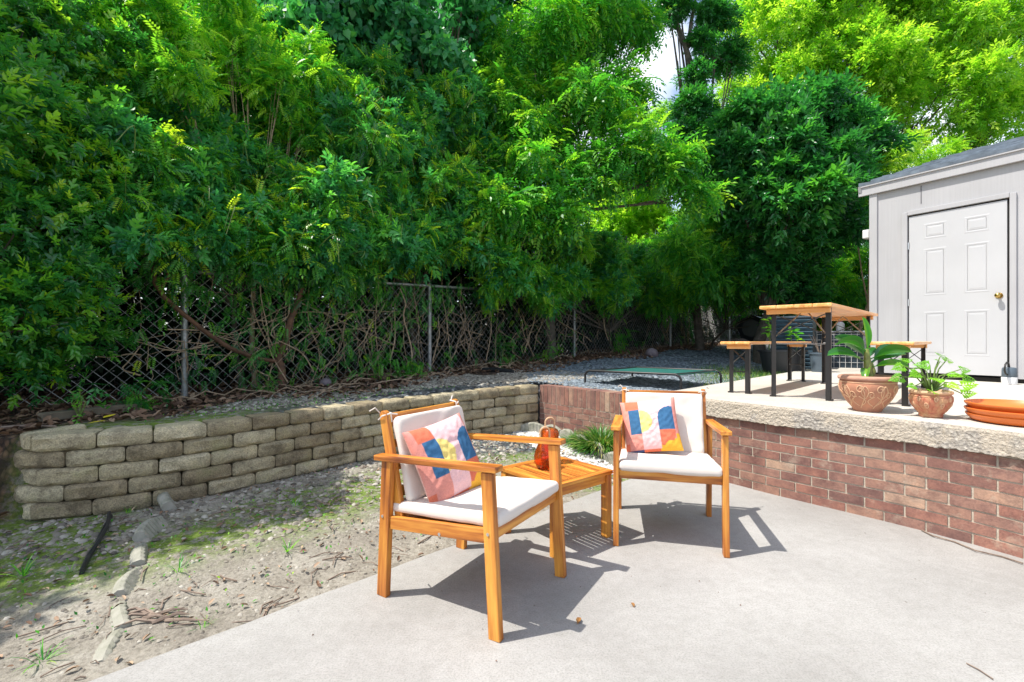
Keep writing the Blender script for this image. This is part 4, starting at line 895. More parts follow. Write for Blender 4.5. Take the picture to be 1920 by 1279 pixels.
mb = MB(); mb.tube([Vector((q.x, q.y, .006 + .004 * (i % 2))) for i, q in enumerate([G(1728, 996), G(1750, 1008), G(1790, 1018), G(1830, 1036), G(1880, 1046), G(1918, 1060)])], .004, 5); tag(mb.build('dry_twig', MAT['twig']), 'long thin dry twig lying along the foot of the brick wall', 'twig')
mb = MB(); mb.tube([Vector((q.x, q.y, .005)) for q in [G(1812, 1246), G(1835, 1258), G(1862, 1276)]], .0022, 5); tag(mb.build('dry_twig', MAT['twig']), 'short dark twig on the concrete at the bottom right', 'twig')
mb = MB(); mb.tube([ontop(q.x, q.y, .012) for q in [G(2, 962), G(50, 958), G(105, 966)]], [.012, .010, .006], 6); tag(mb.build('dry_twig', MAT['twig']), 'thick dry stick lying at the foot of the left end of the block wall', 'twig')
# ------------------------------------------------------------------ leaf templates: x along the leaf, y across, z up
def leaf4(L=1., W=.4, f=.12, drop=.1): return np.array([(0, 0, 0), (L * .42, W / 2, f * W), (L, 0, -drop * L), (L * .42, -W / 2, f * W)]), np.array([(0, 3, 2, 1)])
def leaf6(L=1., W=.45, f=.25, drop=.12): return np.array([(0, 0, 0), (L * .28, W * .48, f * W), (L * .68, W * .36, f * W - drop * L * .4), (L, 0, -drop * L), (L * .68, -W * .36, f * W - drop * L * .4), (L * .28, -W * .48, f * W)]), np.array([(0, 3, 2, 1), (0, 5, 4, 3)])
def heart(): return np.array([(0, 0, 0), (-.12, .3, .08), (.25, .46, .06), (1, 0, -.15), (.25, -.46, .06), (-.12, -.3, .08)]), np.array([(0, 3, 2, 1), (0, 5, 4, 3)])
def pinnate(n=5, droop=.35, lw=.34, ll=.30, base=leaf4):
    V = []; Fs = []; b = 0
    def put(org, d, s):
        nonlocal b
        v, f = base(); d = np.array(d) / np.linalg.norm(d); up = np.array([0, 0, 1.]); sd = np.cross(up, d); sd /= np.linalg.norm(sd); nn = np.cross(d, sd)
        V.append(org + s * (v[:, :1] * d + v[:, 1:2] * (lw / .4) * sd + v[:, 2:3] * nn)); Fs.append(f + b); b += len(v)
    for i in range(n):
        t = .18 + .78 * i / n; o = np.array([t, 0, -droop * t * t]); s = ll * (1 - .25 * abs(i / n - .4))
        for sg in (-1, 1): put(o, (.45, sg, -.25 - .3 * t), s)
    put(np.array([.98, 0, -droop]), (1, 0, -droop * 2), ll * 1.05)
    return np.concatenate(V), np.concatenate(Fs)
def whorl(n=6, base=leaf6, ll=.55):                  # a twig end with simple leaves
    V = []; Fs = []; b = 0; rg = np.random.default_rng(3)
    for i in range(n):
        t = i / n * .75; a = i * 2.4; d = np.array([.75, .8 * math.cos(a), .6 * math.sin(a) + .05]); d /= np.linalg.norm(d)
        up = np.array([.2, 0, 1.]); sd = np.cross(up, d); sd /= np.linalg.norm(sd); nn = np.cross(d, sd); v, f = base(); s = ll * (1 - .2 * t)
        V.append(np.array([t, 0, -.1 * t]) + s * (v[:, :1] * d + v[:, 1:2] * sd + v[:, 2:3] * nn)); Fs.append(f + b); b += len(v)
    v, f = base(); V.append(np.array([.75, 0, -.06]) + v * ll * .9); Fs.append(f + b)
    return np.concatenate(V), np.concatenate(Fs)
T_PIN = pinnate(6, .35, .38, .30); T_PIN2 = pinnate(5, .7, .42, .34); T_WH = whorl(7); T_WH4 = whorl(6, leaf4, .5); T_HEART = heart(); T_L = leaf4(1, .5)
def unit(v): return v / np.maximum(1e-9, np.linalg.norm(v, axis=1, keepdims=True))
def cloud(name, T, pos, axis, nrm, size, mat, parent, tint):
    V, Fq = T; N = len(pos); a = unit(axis); s = unit(np.cross(nrm, a)); n = np.cross(a, s); size = np.asarray(size).reshape(-1, 1, 1)
    v = pos[:, None, :] + size * (V[None, :, 0:1] * a[:, None] + V[None, :, 1:2] * s[:, None] + V[None, :, 2:3] * n[:, None])
    f = Fq[None] + (np.arange(N) * len(V))[:, None, None]; v = v.reshape(-1, 3); f = f.reshape(-1, Fq.shape[1])
    me = fast_mesh(name, v, f, Fq.shape[1]); fattr(me, 'tint', np.repeat(tint, len(V))); me.materials.append(mat)
    o = bpy.data.objects.new(name, me); col.objects.link(o); o.parent = parent; return o
def rdir(n): return unit(RNG.normal(size=(n, 3)))
def shell(lobes, N, sub=14, subr=.34, fill=.22, low=.6):
    """points over many small clumps seated on big lobes: returns position and outward direction"""
    Ls = np.array([(l[0].x, l[0].y, l[0].z, l[1]) for l in lobes]); w = Ls[:, 3] ** 2; w /= w.sum(); subs = []
    for L in Ls:
        d = rdir(sub); d[:, 2] = np.where(d[:, 2] < -.5, -d[:, 2], d[:, 2]); rr = L[3] * RNG.uniform(.62, 1.0, (sub, 1))
        c = L[:3] + d * rr; subs.append(np.concatenate([c, L[3] * subr * RNG.uniform(.6, 1.35, (sub, 1))], 1))
    Sb = np.concatenate(subs); ws = Sb[:, 3] ** 2; ws /= ws.sum(); k = RNG.choice(len(Sb), N, p=ws); d = rdir(N)
    fl = RNG.random(N) < low; d[:, 2] = np.where(fl, d[:, 2], np.abs(d[:, 2])); r = RNG.uniform(.55, 1.08, (N, 1))
    p = Sb[k, :3] + d * Sb[k, 3:4] * r * np.array([1, 1, .9]); 
    nf = int(N * fill); kk = RNG.choice(len(Ls), nf, p=w); dd = rdir(nf); p[:nf] = Ls[kk, :3] + dd * Ls[kk, 3:4] * RNG.uniform(.3, 1, (nf, 1)); d[:nf] = dd
    return p, d, k
def crown(name, T, lobes, N, size, mat, parent, droop=.35, sub=14, subr=.34, tint=(.45, .18), low=.6, fill=.2, upn=1.0, clear=None, base_z=None):
    p, d, k = shell(lobes, N, sub, subr, fill, low)
    if clear is not None: m_ = clear(p); p, d, k = p[m_], d[m_], k[m_]
    N = len(p); ax = d * .75 + rdir(N) * 1.0 + np.array([0, 0, -droop * .6]); nr = np.array([0, 0, upn]) + rdir(N) * .55 + d * .35
    ctint = RNG.normal(0, .10, k.max() + 1)[k]; top = np.clip(d[:, 2], -.3, 1) * .10  # upward-facing leaves tinted lighter, top light put into the colour
    t = np.clip(RNG.normal(tint[0], tint[1], N) + ctint + top, 0, 1)
    return cloud(name, T, p, ax, nr, size * RNG.uniform(.65, 1.25, N), mat, parent, t)
def limb_set(mb, base, lobes, r0, seed=0, frac=.8, fork=None):
    rg = random.Random(seed); base = Vector(base); c = sum((l[0] for l in lobes), Vector()) / len(lobes)
    fork = Vector(fork) if fork else base.lerp(c, .35); fork.z = max(fork.z, base.z + .5)
    mid = base.lerp(fork, .5) + Vector((rg.uniform(-.1, .1), rg.uniform(-.1, .1), 0)); mb.tube([base, mid, fork], [r0 * 1.15, r0, r0 * .85], 8)
    for l in lobes:
        e = fork.lerp(l[0], frac); m1 = fork.lerp(e, .4) + Vector((rg.uniform(-.12, .12), rg.uniform(-.12, .12), rg.uniform(0, .2))) * l[1]
        mb.tube([fork, m1, e], [r0 * .5, r0 * .34, r0 * .12], 6)
        for q in range(4):
            dv = Vector((rg.uniform(-1, 1), rg.uniform(-1, 1), rg.uniform(-.2, 1))).normalized() * l[1] * .75
            mb.tube([m1.lerp(e, .3 + q * .2), l[0] + dv * .5, l[0] + dv], [r0 * .16, r0 * .09, r0 * .03], 4)
def LB(l): return [(Vector(x[:3]), x[3]) if len(x) == 5 else (P(x[0], x[1], x[2]), x[3]) for x in l]
def plant(name, label, cat, T, lobes, N, size, leafm, base, r0, barkm=None, group=None, frac=.8, fork=None, seed=1, cname='crown', tname='trunk', **k):
    lobes = LB(lobes); bx, by = base; bz = gh(bx, by); e = empty(name, (bx, by, bz), 0, label=label, cat=cat, group=group)
    for i, l in enumerate(lobes): lobes[i] = (l[0] - e.location, l[1])
    mb = MB(); limb_set(mb, (0, 0, -.1), lobes, r0, seed, frac, fork); mb.build(tname, barkm or MAT['bark_grey'], e, smooth=True)
    cl = k.pop('clear', None)
    k2 = dict(k)
    if cl: k2['clear'] = lambda p: cl(p + np.array(e.location))
    else: k2['clear'] = lambda p: p[:, 2] > .03
    crown(cname, T, lobes, N, size, leafm, e, **k2); return e
def fl_d(u): x = (u - 960) / F; return 7.55 / (.944 - x)
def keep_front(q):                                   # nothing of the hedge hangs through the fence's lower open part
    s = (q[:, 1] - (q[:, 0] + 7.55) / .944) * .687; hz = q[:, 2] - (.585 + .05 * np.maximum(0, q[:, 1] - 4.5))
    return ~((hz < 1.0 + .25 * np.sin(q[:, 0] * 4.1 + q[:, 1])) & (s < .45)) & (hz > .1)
Q = 1.0
# privet at the far left, nearest; last lobes, out of view, added to shade the yard
plant('privet_bush', 'tall glossy leaved bush filling the far left of the picture in front of the fence', 'bush', T_WH, [(20, 120, 3.7, .8), (90, 300, 3.8, .62), (30, 460, 3.4, .55), (95, 560, 3.45, .36), (60, 620, 3.3, .30), (-120, 300, 3.3, .9), (-100, 550, 3.2, .7), (185, 210, 4.3, .42), (165, 75, 4.3, .45), (95, 60, 4.1, .4), (-40, 30, 4.0, .5), (150, 380, 3.9, .40), (165, 480, 3.75, .28), (150, 545, 3.6, .22), (30, 690, 3.55, .26), (110, 668, 3.9, .24), (185, 640, 4.0, .2), (-4.4, 2.95, 4.6, .8, 0), (-4.3, 2.2, 2.2, .75, 0), (-4.15, 2.15, 3.0, .7, 0), (-4.5, 2.6, 3.8, .8, 0)],
      int(16500 * Q), .105, LV['privet'], (-4.5, 3.5), .06, droop=.05, sub=18, subr=.30, tint=(.56, .2), clear=lambda q: q[:, 2] > .70)
# the overgrown fence: three thickets
def thicket(label, us, vs, rr, N, size, T, mt, seed, doff=.15, tint=(.56, .26), **k):
    lo_ = []; rg = random.Random(seed)
    for u in us:
        for v in vs: lo_.append((u + rg.uniform(-30, 30), v + rg.uniform(-25, 25), fl_d(u) + doff + rg.uniform(-.25, .3) + .75 * (vs[0] - v) / 200 - .40, rr * rg.uniform(.75, 1.25)))
    um = us[len(us) // 2]; Yb = fl_d(um) + .35; e = plant('vine_thicket', label, 'vines', T, lo_, N, size, mt, (.944 * Yb - 7.7, Yb), .028, MAT['bark_grey'], frac=.9, seed=seed, cname='leaves', tname='stems', tint=tint, clear=keep_front, **k)
    ll = [(P(u_, v_, d_ - .05) - e.location, r_) for u_, v_, d_, r_ in lo_]; org_ = np.array(e.location)
    crown('broad_leaves', T_WH, ll, N // 4, size * .95, LV['heart'], e, droop=.3, sub=10, subr=.3, tint=(.55, .25), fill=.05, clear=lambda p: keep_front(p + org_))
    mb = MB()
    for q, r_ in ll:
        for j in range(5):
            dv = Vector((rg.uniform(-1, 1), rg.uniform(-1, .1), rg.uniform(-.3, 1))).normalized(); p0 = q + dv * r_ * .9; p1 = p0 + dv * rg.uniform(.08, .3) + Vector((0, 0, rg.uniform(-.05, .15))); p2 = p1 + Vector((rg.uniform(-.15, .15), rg.uniform(-.1, .05), rg.uniform(-.3, .02)))
            if keep_front(np.array([p2 + e.location]))[0]: mb.tube([tuple(x) for x in catmull([p0, p1, p2], .04)], rg.choice([.002, .003, .004]), 4)
    tag(mb.build('tendrils', MAT['green_stem'], e, smooth=True), kind='stuff'); return e
thicket('dense vine thicket over the left part of the fence, next to the tall bush', [250, 320, 390, 460, 530], [460, 370, 280, 190, 110], .42, int(17500 * Q), .15, T_PIN, LV['wisteria'], 3, doff=.2, droop=.45, sub=18, subr=.30, fill=.10)
thicket('dense vine thicket over the middle of the fence, behind the left chair', [600, 670, 740, 810, 880], [460, 375, 290, 210], .50, int(17500 * Q), .165, T_PIN, LV['wisteria'], 5, doff=.2, droop=.5, sub=18, subr=.30, fill=.10)
thicket('tangled vine thicket over the far fence, below the gap in the trees', [950, 1010, 1070, 1140, 1210, 1280], [565, 525, 485], .40, int(10500 * Q), .17, T_PIN, LV['bright'], 7, doff=-.35, droop=.45, sub=18, subr=.30, fill=.10, tint=(.55, .22))  # brighter leaf colour stands in for sunlight on this thicket
plant('vine_thicket', 'shaded vine thicket on the fence behind the grill', 'vines', T_PIN, [(u, v, d_, .62) for u, v, d_ in ((1290, 540, 11.2), (1350, 480, 11), (1370, 560, 11.8), (1430, 510, 10.8), (1460, 570, 11.2), (1500, 520, 10.6), (1550, 560, 10.8), (1590, 510, 10.8), (1310, 450, 10.3), (1390, 440, 10.0), (1240, 560, 11.2), (1350, 520, 9.9), (1280, 500, 9.8), (1600, 600, 11.2), (1560, 615, 11.5))], int(10500 * Q), .22, LV['bright'], (5.2, 12.4), .028, MAT['bark_grey'], droop=.4, sub=14, subr=.36, tint=(.42, .22), cname='leaves', tname='stems')  # same brighter leaf colour in place of blocked light
# heart leaved vine over the tall tree
plant('vine_covered_tree', 'tall tree smothered in heart shaped vine leaves, top centre left', 'tree', T_HEART, [(720, 70, 7.3, .85), (800, 150, 7.4, .7), (650, -20, 7.0, .9), (880, 20, 7.8, .8), (790, 260, 7.2, .40), (560, 60, 6.3, .6), (740, 330, 7.2, .35), (560, -60, 6.6, .7)], int(21000 * Q), .105, LV['heart'], (-1.6, 7.9), .14, droop=1.0, sub=16, subr=.36, upn=.2, tint=(.42, .16))
plant('yellowing_vine', 'sprawling vine with sunlit yellow green shoots, top left beside the tall bush', 'vine', T_PIN, [(460, 110, 5.2, .32), (600, 150, 5.8, .36), (520, 170, 5.3, .32), (300, 60, 4.7, .34), (330, 150, 4.6, .32), (420, 20, 5.2, .42), (250, 20, 4.6, .35), (650, 200, 6.1, .3), (560, 240, 5.6, .26)], int(5200 * Q), .16, LV['bright'], (-2.9, 5.35), .03, MAT['vine'], droop=.25, sub=9, subr=.34, tint=(.6, .25), cname='leaves', tname='stems')
# arching tree in the centre
plant('arching_tree', 'arching fresh green tree with drooping leaf sprays, centre of the picture', 'tree', T_PIN2, [(1000, 110, 8.3, .95), (1100, 40, 8.6, .9), (1090, 210, 7.9, .7), (1000, 300, 7.6, .65), (1180, 180, 8.1, .42), (1180, 290, 7.6, .50), (1255, 330, 7.6, .36), (1305, 370, 7.6, .26), (940, 400, 7.1, .5), (1040, 400, 7.4, .48), (1150, -80, 8.8, 1.0), (1190, 60, 8.9, .40), (1110, 330, 7.5, .45), (940, 210, 7.9, .6), (1270, 300, 7.8, .3)],
      int(13500 * Q), .25, LV['bright'], (.75, 8.75), .09, MAT['bark_grey'], fork=(-.05, -.2, 2.6), droop=.55, sub=15, subr=.34, tint=(.45, .2))
# vine wrapped snag
sn_ = plant('vine_wrapped_trunk', 'dark vine wrapped tree trunk with bare branches standing against the sky', 'tree', T_WH4, [(1300, 210, 11, .42), (1305, 150, 11, .30), (1285, 260, 11, .40), (1320, 90, 11, .26), (1345, 40, 11.2, .4), (1260, 20, 11, .40), (1320, 320, 10.8, .5), (1370, 110, 11.3, .36), (1275, -40, 11.2, .5)], int(6500 * Q), .20, LV['dark'], (4.6, 11.5), .10, droop=.4, sub=10, subr=.5, tint=(.55, .16))
mb = MB(); lc = lambda u, v, d: P(u, v, d) - sn_.location
mb.tube([lc(1335, 420, 11.2), lc(1318, 250, 11.1), lc(1300, 140, 11.1), lc(1283, 80, 11.1), lc(1262, 30, 11.1), lc(1250, -40, 11.1)], [.12, .10, .08, .06, .05, .03], 8); mb.tube([lc(1290, 90, 11.1), lc(1296, 40, 11.1), lc(1310, -30, 11.1)], [.05, .04, .02], 6)
mb.tube([lc(1310, 100, 11.1), lc(1350, 110, 11.2), lc(1400, 125, 11.3)], [.03, .02, .01], 5); mb.build('branch', MAT['bark_grey'], sn_, smooth=True)
# dark broad leaved tree left of the shed
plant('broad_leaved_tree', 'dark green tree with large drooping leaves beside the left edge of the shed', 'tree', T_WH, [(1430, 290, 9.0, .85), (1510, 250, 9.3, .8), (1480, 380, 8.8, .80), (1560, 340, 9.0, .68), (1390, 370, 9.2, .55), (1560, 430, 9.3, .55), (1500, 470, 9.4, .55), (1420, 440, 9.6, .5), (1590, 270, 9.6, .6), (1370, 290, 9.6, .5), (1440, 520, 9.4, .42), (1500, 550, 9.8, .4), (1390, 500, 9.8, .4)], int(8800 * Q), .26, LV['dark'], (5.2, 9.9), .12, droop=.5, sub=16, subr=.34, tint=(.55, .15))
# bright big tree right
plant('tall_sunlit_tree', 'huge yellow green sunlit tree rising behind the shed roof', 'tree', T_WH4, [(1450, 70, 14, 1.7), (1600, 20, 14, 2.2), (1750, 60, 14, 2.2), (1890, 110, 14, 2.0), (1600, 170, 13, 1.5), (1740, 210, 13, 1.5), (1400, 200, 14, 1.0), (1880, 240, 13, 1.2), (1500, -130, 15, 2.4), (1800, -130, 15, 2.6), (1500, 180, 13.4, 1.3)], int(46000 * Q), .25, LV['sunny'], (9.5, 14.5), .22, droop=.25, sub=30, subr=.25, tint=(.55, .22))
plant('reddish_tipped_shrub', 'loose shrub with reddish yellow shoots showing just above the shed roof corner', 'shrub', T_PIN, [(1690, 300, 9.8, .42), (1760, 300, 10.3, .36), (1640, 330, 9.4, .36), (1600, 400, 9.8, .5)], int(1800 * Q), .20, LV['sunny'], (7.2, 9.9), .04, MAT['vine'], droop=.1, sub=9, subr=.4, tint=(.55, .25))
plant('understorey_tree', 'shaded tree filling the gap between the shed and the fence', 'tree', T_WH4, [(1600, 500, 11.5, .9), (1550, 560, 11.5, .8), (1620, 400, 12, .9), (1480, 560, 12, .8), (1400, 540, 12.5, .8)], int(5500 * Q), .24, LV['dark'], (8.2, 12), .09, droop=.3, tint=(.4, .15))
# sunlit trees beyond the gap
for i, (lab, lo_, n_, b_) in enumerate([('yellow green sunlit tree seen through the gap below the arching tree', [(1180, 390, 17, 1.3), (1150, 450, 17, 1.0), (1220, 450, 17.5, 1.2), (1210, 370, 18, .9), (1120, 400, 18, 1.0)], 7000, (4.2, 17)), ('darker green tree beyond the gap, behind the far fence', [(1300, 480, 16, 1.3), (1340, 420, 16.5, 1.2), (1240, 520, 16, 1.2), (1380, 500, 16, 1.3), (1120, 520, 16, 1.3)], 7000, (6.2, 16)), ('small thin distant tree against the pale sky', [(1225, 235, 24, .7), (1245, 215, 24, .5), (1210, 260, 24, .8), (1280, 250, 24, .6)], 1400, (7., 24))]):
    plant('distant_tree', lab, 'tree', T_WH4, lo_, int(n_ * Q), .26 if i < 2 else .22, LV['sunny'] if i != 1 else LV['bright'], b_, .1, group='trees beyond the gap', droop=.2, tint=(.62 if i == 0 else .45, .18))
# tall backing trees that close the view behind the hedge
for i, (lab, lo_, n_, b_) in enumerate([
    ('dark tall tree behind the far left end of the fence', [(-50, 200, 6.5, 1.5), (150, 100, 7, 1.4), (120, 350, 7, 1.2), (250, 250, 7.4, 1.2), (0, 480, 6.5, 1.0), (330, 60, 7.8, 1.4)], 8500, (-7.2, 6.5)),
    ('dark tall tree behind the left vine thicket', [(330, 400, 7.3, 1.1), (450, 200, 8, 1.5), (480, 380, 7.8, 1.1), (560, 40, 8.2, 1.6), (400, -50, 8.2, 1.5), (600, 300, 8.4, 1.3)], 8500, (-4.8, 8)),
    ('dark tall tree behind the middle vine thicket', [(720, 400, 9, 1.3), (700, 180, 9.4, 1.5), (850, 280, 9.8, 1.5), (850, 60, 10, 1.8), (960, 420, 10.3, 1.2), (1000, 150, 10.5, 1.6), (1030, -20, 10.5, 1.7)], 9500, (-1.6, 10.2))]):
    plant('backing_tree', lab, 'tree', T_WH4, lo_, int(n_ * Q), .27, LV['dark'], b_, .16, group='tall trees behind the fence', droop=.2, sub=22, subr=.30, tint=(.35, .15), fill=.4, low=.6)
# low ivy added behind the fence, its leaf colour darkened as deep shade
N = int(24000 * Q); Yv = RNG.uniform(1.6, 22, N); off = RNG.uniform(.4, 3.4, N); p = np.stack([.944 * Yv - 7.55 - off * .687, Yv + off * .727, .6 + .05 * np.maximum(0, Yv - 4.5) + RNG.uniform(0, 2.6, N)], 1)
o = cloud('underbrush', T_WH4, p, rdir(N) + np.array([0, 0, .2]), np.array([0, 0, 1.]) + rdir(N) * .6, 0.36 * RNG.uniform(.6, 1.2, N), LV['shade'], None, np.clip(RNG.normal(.2, .12, N), 0, 1)); tag(o, 'undergrowth added behind the chain link fence, its leaves coloured dark as deep shade', 'undergrowth', kind='stuff')
# leaf sprays hanging in front of the fence
lo_ = []
rg = random.Random(12); N = int(1900 * Q); pts = []
for k in range(210):
    u = rg.choice([rg.uniform(230, 760), rg.uniform(640, 1330)]); d = fl_d(u) - rg.uniform(.02, .22); hb = rg.random() ** 1.9; fy = .585 + .05 * max(0, d - 4.5)
    z = fy + 1.25 - hb * 1.15; q = Vector(((u - 960) / F * d, d, z)); n_ = rg.randint(3, 10)
    for j in range(n_): pts.append((q.x + rg.gauss(0, .09), q.y + rg.gauss(0, .07), max(fy + .03, q.z + rg.gauss(0, .09))))
p = np.array(pts); N = len(p)
o = cloud('hanging_vine_leaves', T_PIN, p, rdir(N) * .7 + np.array([.4, -.5, -.5]), np.array([.3, -.3, 1.]) + rdir(N) * .4, .13 * RNG.uniform(.6, 1.2, N), LV['wisteria'], None, np.clip(RNG.normal(.5, .2, N), 0, 1)); tag(o, 'scattered leaf sprays growing through and in front of the fence', 'vine leaves', kind='stuff')
# bare vine stems tangled on the fence
mb = MB(); rg = random.Random(5)
def stem(u0, d0off, h0, h1, lean, r, wob):
    Y0 = fl_d(u0); base = Vector((.944 * Y0 - 7.55 + d0off * .687, Y0 - d0off * .727, 0)); fz = .585 + .05 * max(0, Y0 - 4.5); t_ = Vector((.687, .727, 0)); nn_ = Vector((.687, -.727, 0)); pts = []
    k = 5; cur = 0; sw = rg.gauss(0, wob)
    for i in range(k):
        t = i / (k - 1); sw = sw * .5 + rg.gauss(0, wob); pts.append(base + t_ * (lean * t + sw) + nn_ * rg.gauss(0, .03) + Vector((0, 0, fz + h0 + (h1 - h0) * t + rg.gauss(0, .03))))
    pts = catmull(pts, max(.06, (h1 - h0) / 14)); n = len(pts); mb.tube(pts, [r * (1.1 - .6 * i / n) for i in range(n)], 5)
for k in range(150):
    u = rg.choice([rg.uniform(240, 1000), rg.uniform(480, 1000), rg.uniform(1000, 1400)]); stem(u, rg.uniform(-.08, .2), rg.uniform(-.02, .4), rg.uniform(.55, 1.5), rg.gauss(0, .4), rg.choice([.0025, .003, .004, .005, .007, .011]), rg.uniform(.03, .10))
for k in range(40):                                 # loops that wander sideways along the wire
    u = rg.uniform(260, 1150); stem(u, rg.uniform(.0, .12), rg.uniform(.2, .9), rg.uniform(.3, 1.2), rg.choice([-1, 1]) * rg.uniform(.5, 1.4), rg.choice([.003, .004, .006]), .09)
tag(mb.build('vine_stems', MAT['vine'], smooth=True), 'tangle of bare tan vine stems climbing the chain link fence', 'vine stems', kind='stuff')
mb = MB()
for k in range(50):                                # sprawling runners low on the ground
    u = rg.uniform(240, 1330); b0 = fpt(fl_d(u)) + Vector((.687, -.727, 0)) * rg.uniform(.05, .6); an = rg.gauss(.8, .5) + (math.pi if rg.random() < .5 else 0); L = rg.uniform(.3, 1.2); pts = []
    for i in range(7): q = b0 + Vector((math.cos(an), math.sin(an), 0)) * L * i / 6 + Vector((rg.uniform(-.03, .03), rg.uniform(-.03, .03), 0)); pts.append(ontop(q.x, q.y, .02 + .10 * math.sin(math.pi * i / 6) * rg.random()))
    mb.tube(pts, rg.choice([.003, .004, .007]), 4)
tag(mb.build('vine_runners', MAT['vine'], smooth=True), 'thin dry vine runners sprawling over the leaf litter at the fence foot', 'vine stems', kind='stuff')
vt = empty('climbing_vine_trunk', (0, 0, 0), 0, label='thick reddish vine trunk with one long branch bowing left across the fence', cat='vine'); 
def q_(u, v, dd=.12): d = fl_d(u) - dd; return P(u, v, d)
mb = MB(); mb.tube([q_(528, 722), q_(528, 690), q_(522, 670), q_(535, 640), q_(543, 605), q_(560, 560), q_(580, 500)], [.048, .04, .036, .036, .034, .03, .022], 10); mb.build('trunk', MAT['bark'], vt, smooth=True)
mb = MB(); mb.tube([q_(522, 678), q_(480, 672), q_(430, 652), q_(385, 622), q_(345, 590), q_(310, 560), q_(290, 530), q_(288, 505), q_(310, 470)], [.02, .022, .024, .022, .022, .022, .02, .018, .014], 8); mb.tube([q_(300, 545, .1), q_(315, 520, .1), q_(312, 480, .1)], [.016, .014, .012], 6); mb.build('branch', MAT['bark'], vt, smooth=True)
# ------------------------------------------------------------------ ground scatter
def scatter(name, T, xy, size, mat, label, cat, tint, flat=.35, lift=.006, both=None):
    N = len(xy); z = ground_h(xy[:, 0], xy[:, 1])[0] + .012 * 0; a = RNG.uniform(0, 2 * math.pi, N); ax = np.stack([np.cos(a), np.sin(a), RNG.normal(0, flat * .5, N)], 1); nr = np.array([0, 0, 1.]) + rdir(N) * flat
    return tag(cloud(name, T, np.stack([xy[:, 0], xy[:, 1], z + lift + .012 * near_noise(xy)], 1), ax, nr, size, mat, None, tint), label, cat, kind='stuff')
def near_noise(xy):
    f1 = np.array([noise.noise(Vector((a * 6 + 3, b_ * 6 - 3, 3 * .37))) for a, b_ in xy]); f2 = np.array([noise.noise(Vector((a * 1.4 + 9, b_ * 1.4 - 9, 9 * .37))) for a, b_ in xy]); return f1 + 1.25 * f2
def pts_in(n, x0, x1, y0, y1, cond):
    out = []; c = 0
    while c < n:
        x = RNG.uniform(x0, x1, n * 2); y = RNG.uniform(y0, y1, n * 2); m_ = cond(x, y); out.append(np.stack([x[m_], y[m_]], 1)); c += m_.sum()
        if m_.sum() == 0: break
    return np.concatenate(out)[:n]
fdist = lambda x, y: (y - (x + 7.55) / .944) * .687
dry = leaf6(1, .5, .5, -.25)
xy = pts_in(int(9000), -5.2, 6, 2.2, 14, lambda x, y: (side(x, y) > .05) & (fdist(x, y) > -.85 - .25 * np.sin(x * 3)) & (fdist(x, y) < .9) | ((x < -2.5) & (y > 2.3) & (y < 5) & (side(x, y) > .3)) | ((x < -3.05) & (x > -4.6) & (y > 2.0) & (y < 4) & (side(x, y) > -1.2)))
scatter('leaf_litter', dry, xy, .06 * RNG.uniform(.5, 1.5, len(xy)), MAT['litter'], 'brown dead leaves covering the ground along the fence', 'leaf litter', np.clip(RNG.beta(1.4, 2, len(xy)), 0, 1), .7, .012)
xy = pts_in(900, -3.6, 1.2, 1.3, 5, lambda x, y: (side(x, y) < -.05) & (patio_d(x, y) > .02)); scatter('fallen_leaf_bits', dry, xy, .022 * RNG.uniform(.4, 1.8, len(xy)), MAT['litter'], 'scattered dry leaf bits on the bare dirt', 'leaf litter', np.clip(RNG.beta(2, 1.0, len(xy)), 0, 1), .5, .008)
def pebbles(name, xy, size, mat, label, cat, tint, lift=.0):
    g_ = (1 + 5 ** .5) / 2; V = np.array([(x, y, z) for x in (-1, 1) for y in (-1, 1) for z in (-1, 1)], float) * .577
    V = np.array([(-.5, -.36, 0), (0, -.5, .05), (.5, -.3, 0), (.55, .25, .03), (0, .42, 0), (-.5, .3, .02), (-.28, -.18, .3), (.22, -.22, .34), (.3, .15, .28), (-.2, .2, .32)])
    Fq = np.array([(0, 1, 7, 6), (1, 2, 3, 7), (7, 3, 8, 8), (3, 4, 9, 8), (4, 5, 9, 9), (5, 0, 6, 9), (6, 7, 8, 9)]); Fq = np.array([(0, 1, 7), (0, 7, 6), (1, 2, 7), (2, 3, 8), (2, 8, 7), (3, 4, 8), (4, 9, 8), (4, 5, 9), (5, 0, 6), (5, 6, 9), (6, 7, 8), (6, 8, 9)])
    N = len(xy); z = ground_h(xy[:, 0], xy[:, 1])[0]; a = RNG.uniform(0, 2 * math.pi, N); ax = np.stack([np.cos(a), np.sin(a), RNG.normal(0, .15, N)], 1); nr = np.array([0, 0, 1.]) + rdir(N) * .25
    return tag(cloud(name, (V, Fq), np.stack([xy[:, 0], xy[:, 1], z + lift + .012 * near_noise(xy)], 1), ax, nr, size, mat, None, tint), label, cat, kind='stuff')
